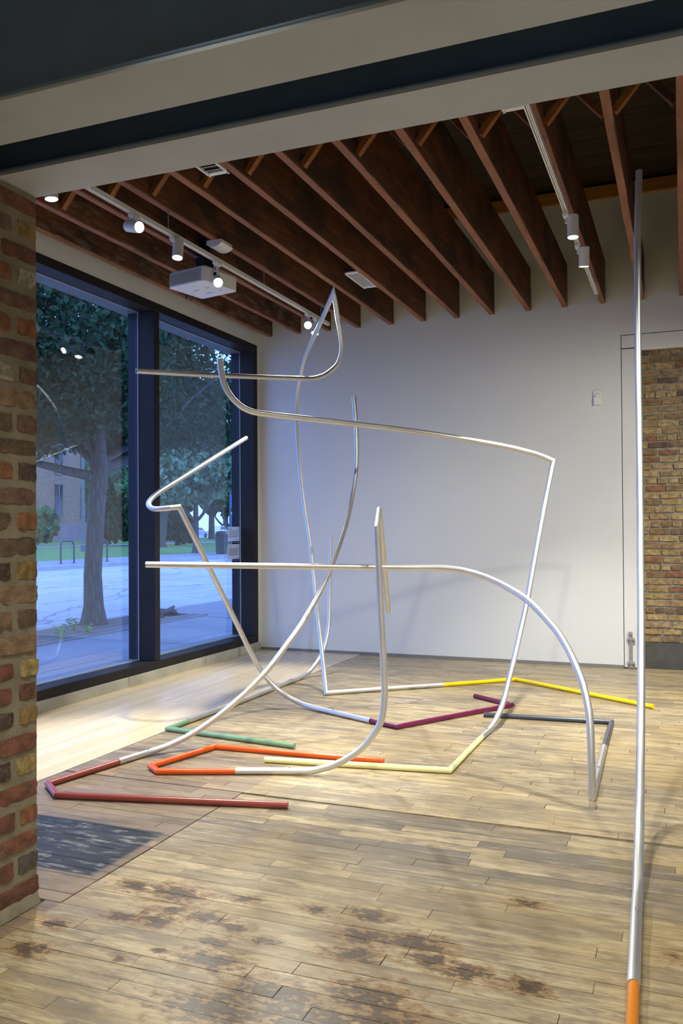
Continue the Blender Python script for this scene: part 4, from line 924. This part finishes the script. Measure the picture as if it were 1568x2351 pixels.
def far_tree(name, label, x, y, z, h, w, trunk_h, trunk_r, mat, n, size, seed, group='trees across the street', lean=0.0, low=None):
    t = tag(empty(name, (x, y, z)), label, 'tree' if 'tree' in name else 'shrub', group)
    if trunk_r:
        o = limb([(x, y, z-0.1), (x, y, z+0.3), (x+lean*0.5, y, z+trunk_h*0.6), (x+lean, y, z+trunk_h), (x+lean, y, z+h*0.8)], [trunk_r*1.5, trunk_r*1.05, trunk_r, trunk_r*0.85, trunk_r*0.25], 12, 0.05, seed).build('trunk', M['bark'], None, True, None, 80); setparent(o, t)
        for k in range(4):
            a = R(90*k+seed*31); e = Vector((x+math.cos(a)*w*0.55, y+math.sin(a)*w*0.55, z+trunk_h+(h-trunk_h)*0.45)); branch((x+lean*0.8, y, z+trunk_h*0.8), (x+math.cos(a)*w*0.25, y+math.sin(a)*w*0.25, z+trunk_h*1.05), e, trunk_r*0.4, seed*7+k, t)
    r = random.Random(seed); bl = []; c0 = z + (trunk_h if trunk_r else 0)
    H_ = h - (trunk_h if trunk_r else 0)
    bl.append(((x, y, c0+H_*0.5), (w*0.62, w*0.62, H_*0.48)))
    for k in range(8):
        a = r.uniform(0, 6.28); q = r.uniform(0.1, 0.85); wr = w*0.55*(1-0.55*q)
        bl.append(((x+math.cos(a)*wr, y+math.sin(a)*wr, c0+H_*(0.08+q*0.85)), (w*0.36*(1-0.4*q), w*0.36*(1-0.4*q), H_*0.17)))
    leaves('foliage', bl, n, size, mat, seed, t, 0.4); return t
far_tree('park_tree', 'pale green tree with thin grey trunk on the lawn seen through the right pane', -22.9, 37.3, 0.40, 7.7, 3.9, 2.0, 0.155, M['leaf_pale'], 11000, 0.19, 11)
far_tree('park_tree', 'tree with leaning pale trunk on the lawn beside the window mullion', -32.6, 48.6, 0.44, 8.2, 3.9, 2.6, 0.34, M['leaf_mid'], 8000, 0.24, 12, lean=0.35)
far_tree('park_tree', 'mid green tree behind the pale one at the right end of the window', -31.5, 58.5, 0.43, 8.6, 4.2, 2.9, 0.2, M['leaf_mid'], 8000, 0.26, 13)
far_tree('park_tree', 'broad green tree farther back seen left of the window mullion', -44.5, 58.5, 0.47, 8.0, 3.4, 1.6, 0.3, M['leaf_mid'], 9000, 0.27, 14)
far_tree('park_tree', 'tall dark tree rising behind the lawn near the brick building', -50.5, 75.3, 0.5, 14.0, 5.0, 4.0, 0.35, M['leaf_dark'], 8000, 0.40, 15)
far_tree('park_tree', 'tall tree far behind the right pane by the parked cars', -51.4, 87.2, 0.5, 11.0, 6.0, 3.4, 0.35, M['leaf_mid'], 7000, 0.42, 16)
far_tree('park_tree', 'distant tree at the far right edge of the lawn', -36.5, 82.0, 0.5, 11.5, 6.5, 3.4, 0.35, M['leaf_dark'], 7000, 0.42, 17)
far_tree('park_tree', 'distant tall tree closing the view beyond the cars', -68.7, 121.0, 0.5, 17.0, 7.6, 2.0, 0.5, M['leaf_dark'], 6000, 0.7, 18)
far_tree('park_tree', 'distant wide tree left of the parked cars', -83.0, 128.0, 0.5, 18.0, 7.6, 2.0, 0.5, M['leaf_dark'], 6000, 0.7, 19)
far_tree('leafy_shrub', 'rounded blue-green shrub before the brick building at the left edge', -41.6, 47.6, 0.48, 3.0, 1.9, 0, 0, M['leaf_mid'], 5000, 0.15, 21, 'shrubs before the building')
far_tree('leafy_shrub', 'big dark evergreen shrub right of the street tree trunk', -38.8, 51.5, 0.33, 5.6, 2.6, 0, 0, M['leaf_dark'], 7000, 0.17, 22, 'shrubs before the building')
far_tree('leafy_shrub', 'dark rounded evergreen behind the leaning pale trunk', -42.5, 64.9, 0.33, 4.4, 2.8, 0, 0, M['leaf_dark'], 7000, 0.19, 23, 'shrubs before the building')
far_tree('leafy_shrub', 'low dark evergreen between the two pale trunks', -34.9, 54.4, 0.40, 2.8, 2.0, 0, 0, M['leaf_dark'], 5000, 0.18, 24, 'shrubs before the building')

# bike racks, pole, bin
M['rack'] = plain('dark_grey_rack', (0.045, 0.055, 0.075), 0.45, 0.3)
def rack(x, y, z, label):
    t = tag(empty('bike_rack', (x, y, z)), label, 'bike rack', 'inverted U bike racks')
    pts = [(0, -0.36, 0.02), (0, -0.36, 0.62)]
    for k in range(1, 8): a = R(180-22.5*k); pts.append((0, -0.36+0.16+0.16*math.cos(a) if k <= 4 else 0.2+0.16*math.cos(a), 0.62+0.2*math.sin(a)))
    pts += [(0, 0.36, 0.62), (0, 0.36, 0.02)]
    sweep(pts, 0.03, 12).build('hoop', M['rack'], t, True)
    for y_ in (-0.36, 0.36): MB().cyl((0, y_, 0), (0, y_, 0.015), 0.09, 0.09, 16).build('foot_plate', M['rack'], t)
    return t
rack(-20.9, 25.2, 0.383, 'dark inverted U bike rack left of the street tree trunk')
rack(-20.75, 26.95, 0.383, 'dark inverted U bike rack half hidden behind the street tree trunk')
t = tag(empty('lamp_post', (-30.6, 38.3, 0.43)), 'slim grey-blue post on the lawn left of the street tree', 'post')
t.location = (-30.7, 38.3, 0.43)
M['post_paint'] = plain('grey_green_post', (0.12, 0.17, 0.18), 0.5, 0.2)
MB().lathe((0,0,0), (0,0,1), [(0, 0.14), (0.35, 0.14), (0.4, 0.095), (7.0, 0.07)], 16).build('shaft', M['post_paint'], t, True); MB().cyl((0,0,0), (0,0,0.04), 0.2, None, 16).build('base_plate', M['post_paint'], t)
MB().lathe((0,0,7.0), (0,0,1), [(0, 0.07), (0.05, 0.16), (0.35, 0.2), (0.5, 0.05), (0.52, 0)], 16).build('lantern', M['white_metal'], t, True)
t = tag(empty('trash_bin', (-19.6, 34.4, 0.4)), 'dark green street bin behind the paper notices', 'bin'); t.location = (-21.2, 36.9, 0.39)
M['bin'] = plain('dark_green_bin', (0.02, 0.05, 0.04), 0.5)
MB().lathe((0,0,0), (0,0,1), [(0, 0.24), (0.02, 0.27), (0.85, 0.30), (0.88, 0.32), (0.90, 0.30), (0.91, 0.0)], 20).build('body', M['bin'], t, True)
MB().lathe((0,0,0.9), (0,0,1), [(0, 0.31), (0.03, 0.32), (0.2, 0.22), (0.24, 0.0)], 20).build('lid', M['black'], t, True)
t = tag(empty('banner_post', (-23.0, 41.0, 0.42)), 'slim post with two blue banners above the paper notices', 'post'); 
M['banner'] = plain('blue_violet_banner', (0.10, 0.10, 0.55), 0.7)
MB().cyl((0,0,0), (0,0,6), 0.06, 0.05, 12).build('shaft', M['post_paint'], t, True)
for z in (1.25, 2.35): MB().box((-0.02, 0.06, z), (0.0, 0.34, z+0.75)).build('banner', M['banner'], t)

# parked cars far off
def car(x, y, z, col, label, suv=False):
    t = tag(empty('parked_car', (x, y, z)), label, 'car', 'cars parked far down the street')
    mp = plain('car_paint_%d' % int(abs(x*10)), col, 0.3, 0.2, var=0.01)
    h = 1.62 if suv else 1.42; L = 2.25
    side = [(-L, 0.32), (L, 0.32), (L, 0.70), (L*0.93, 0.88), (L*0.48, 0.95), (L*0.20, h), (-L*0.55, h), (-L*0.82, 0.98), (-L*0.98, 0.92), (-L, 0.7)]
    n = len(side); v = [(sx*(0.86 if zz < 1.0 else 0.68), yy, zz) for sx in (-1, 1) for yy, zz in side]
    f = [tuple(range(n)), tuple(range(2*n-1, n-1, -1))] + [(i, n+i, n+(i+1) % n, (i+1) % n) for i in range(n)]
    m = MB(); m.add(v, f); bevel(m.build('body', mp, t), 0.06, 2)
    for sx in (-1, 1):
        gl = [(sx*0.83, L*0.42, 0.98), (sx*0.70, L*0.19, h-0.07), (sx*0.70, -L*0.52, h-0.07), (sx*0.83, -L*0.74, 1.02)]
        m = MB(); m.add(gl + [(sx*(abs(a)+0.02), b, c) for a, b, c in gl], [(0,1,2,3), (7,6,5,4), (0,4,5,1), (1,5,6,2), (2,6,7,3), (3,7,4,0)]); m.build('side_window', M['lens_glass'], t)
        for yy in (-L*0.62, L*0.62):
            MB().cyl((sx*0.72, yy, 0.33), (sx*0.90, yy, 0.33), 0.33, None, 20).build('wheel', M['black'], t, True)
    for yy in (-L-0.01, L-0.03): MB().box((-0.75, yy, 0.62), (0.75, yy+0.04, 0.76)).build('lamp_bar', M['white_metal'], t)
    t.rotation_euler = (0, 0, R(8)); return t
car(-62.6, 102.0, 0.52, (0.62, 0.64, 0.68), 'pale car parked far away left of the thin trunk')
car(-59.7, 103.3, 0.52, (0.72, 0.74, 0.78), 'white van-like car parked far away right of the thin trunk', True)
car(-57.0, 104.6, 0.52, (0.16, 0.20, 0.30), 'dark blue car parked farthest right beyond the lawn')

# brick building across the lawn
fbk = NT('distant_brick'); fp = fbk.pos(); fx = fbk.sep(fp)
cmb = fbk.node('ShaderNodeCombineXYZ'); fbk.l(fx[1], cmb.inputs[0]); fbk.l(fx[2], cmb.inputs[1])
bt = fbk.node('ShaderNodeTexBrick'); fbk.l(cmb.outputs[0], bt.inputs['Vector']); bt.inputs['Scale'].default_value = 1.0
bt.inputs['Brick Width'].default_value = 0.42; bt.inputs['Row Height'].default_value = 0.16; bt.inputs['Mortar Size'].default_value = 0.016
bt.inputs['Color1'].default_value = (0.30, 0.17, 0.10, 1); bt.inputs['Color2'].default_value = (0.40, 0.24, 0.15, 1); bt.inputs['Mortar'].default_value = (0.34, 0.29, 0.25, 1)
M['far_brick'] = fbk.fin(bt.outputs['Color'], 0.9)
M['stone'] = plain('purplish_stone', (0.28, 0.23, 0.24), 0.85, var=0.12, sc=1.0)
M['dark_window'] = plain('dark_window_glass', (0.03, 0.035, 0.05), 0.12)
bd_ = tag(empty('brick_building', (-60.5, 75, 0.5)), 'brown brick building with a stone base behind the lawn', 'building')
def bpart(name, lo, hi, m): o = MB().box(lo, hi).build(name, M[m]); setparent(o, bd_); return o
bpart('wall', (-75, 48, 0.4), (-60.5, 84, 13.5), 'far_brick'); bpart('stone_base', (-60.5, 47.9, 0.4), (-60.25, 84.1, 2.35), 'stone'); bpart('cornice', (-75.2, 47.7, 13.3), (-60.1, 84.3, 13.9), 'stone')
bpart('roof', (-74.8, 48.2, 13.9), (-60.7, 83.8, 14.1), 'dark_base')
for y in (50.5, 54.6, 58.7, 62.8, 66.9, 71.0, 75.1, 79.2):
    for z0, z1 in ((2.9, 6.4), (7.6, 11.8)):
        w = bpart('window', (-60.62, y, z0), (-60.42, y+1.15, z1), 'dark_window')
        fr = MB(); fr.box((-60.44, y-0.09, z0-0.14), (-60.36, y+1.24, z0)); fr.box((-60.44, y-0.09, z1), (-60.36, y+1.24, z1+0.16)); fr.box((-60.44, y+0.53, z0), (-60.39, y+0.62, z1))
        o = fr.build('window_surround', M['stone']); setparent(o, w)
# weeds and litter round the pit
def weed(x, y, n, h, label, seed):
    t = tag(empty('weed', (x, y, -0.11)), label, 'weed', 'weeds in the tree pit'); r = random.Random(seed); m = MB(); s = MB()
    for i in range(n):
        a = r.uniform(0, 6.28); l = r.uniform(0.05, h*0.45); hh = r.uniform(0.3, 1)*h; c = Vector((math.cos(a)*l, math.sin(a)*l, hh)); u = Vector((math.cos(a+0.6), math.sin(a+0.6), r.uniform(-0.4,0.4))).normalized()*0.06; w_ = u.cross(Vector((0,0,1)))*0.6
        m.add([tuple(c-u), tuple(c+w_+Vector((0,0,0.012))), tuple(c+u), tuple(c-w_+Vector((0,0,0.012)))], [(0,1,2,3)]); s.cyl((0,0,0), tuple(c), 0.004, 0.002, 4, False)
    m.build('leaf_tuft', M['weed'], t)['kind'] = 'stuff'; s.build('stem', M['weed'], t)
M['weed'] = plain('yellow_green_weed', (0.22, 0.42, 0.07), 0.7, var=0.2)
for i, (x, y, n, h, l) in enumerate(((-9.15, 10.05, 16, 0.38, 'yellow-green weed at the left edge of the tree pit'), (-8.95, 10.6, 12, 0.24, 'small weed by the grate in front of the tree'), (-9.5, 11.6, 14, 0.25, 'weed sprouting close to the tree trunk'),
                                     (-8.98, 11.35, 10, 0.16, 'tiny weed on the grate right below the trunk'))): weed(x, y, n, h, l, i)
t = tag(empty('litter_heap', (-9.5, 14.05, -0.115)), 'dark crumpled litter heap beside the window mullion at the pit', 'litter'); r = random.Random(9); m = MB()
for i in range(14):
    m.obox((r.uniform(-0.25,0.25), r.uniform(-0.45,0.45), r.uniform(0.03,0.13)), (r.uniform(0.1,0.3), r.uniform(0.15,0.4), r.uniform(0.01,0.05)), Euler((r.uniform(-0.6,0.6), r.uniform(-0.6,0.6), r.uniform(0,3))).to_matrix().to_4x4())
m.build('scraps', M['dark_base'], t)['kind'] = 'stuff'
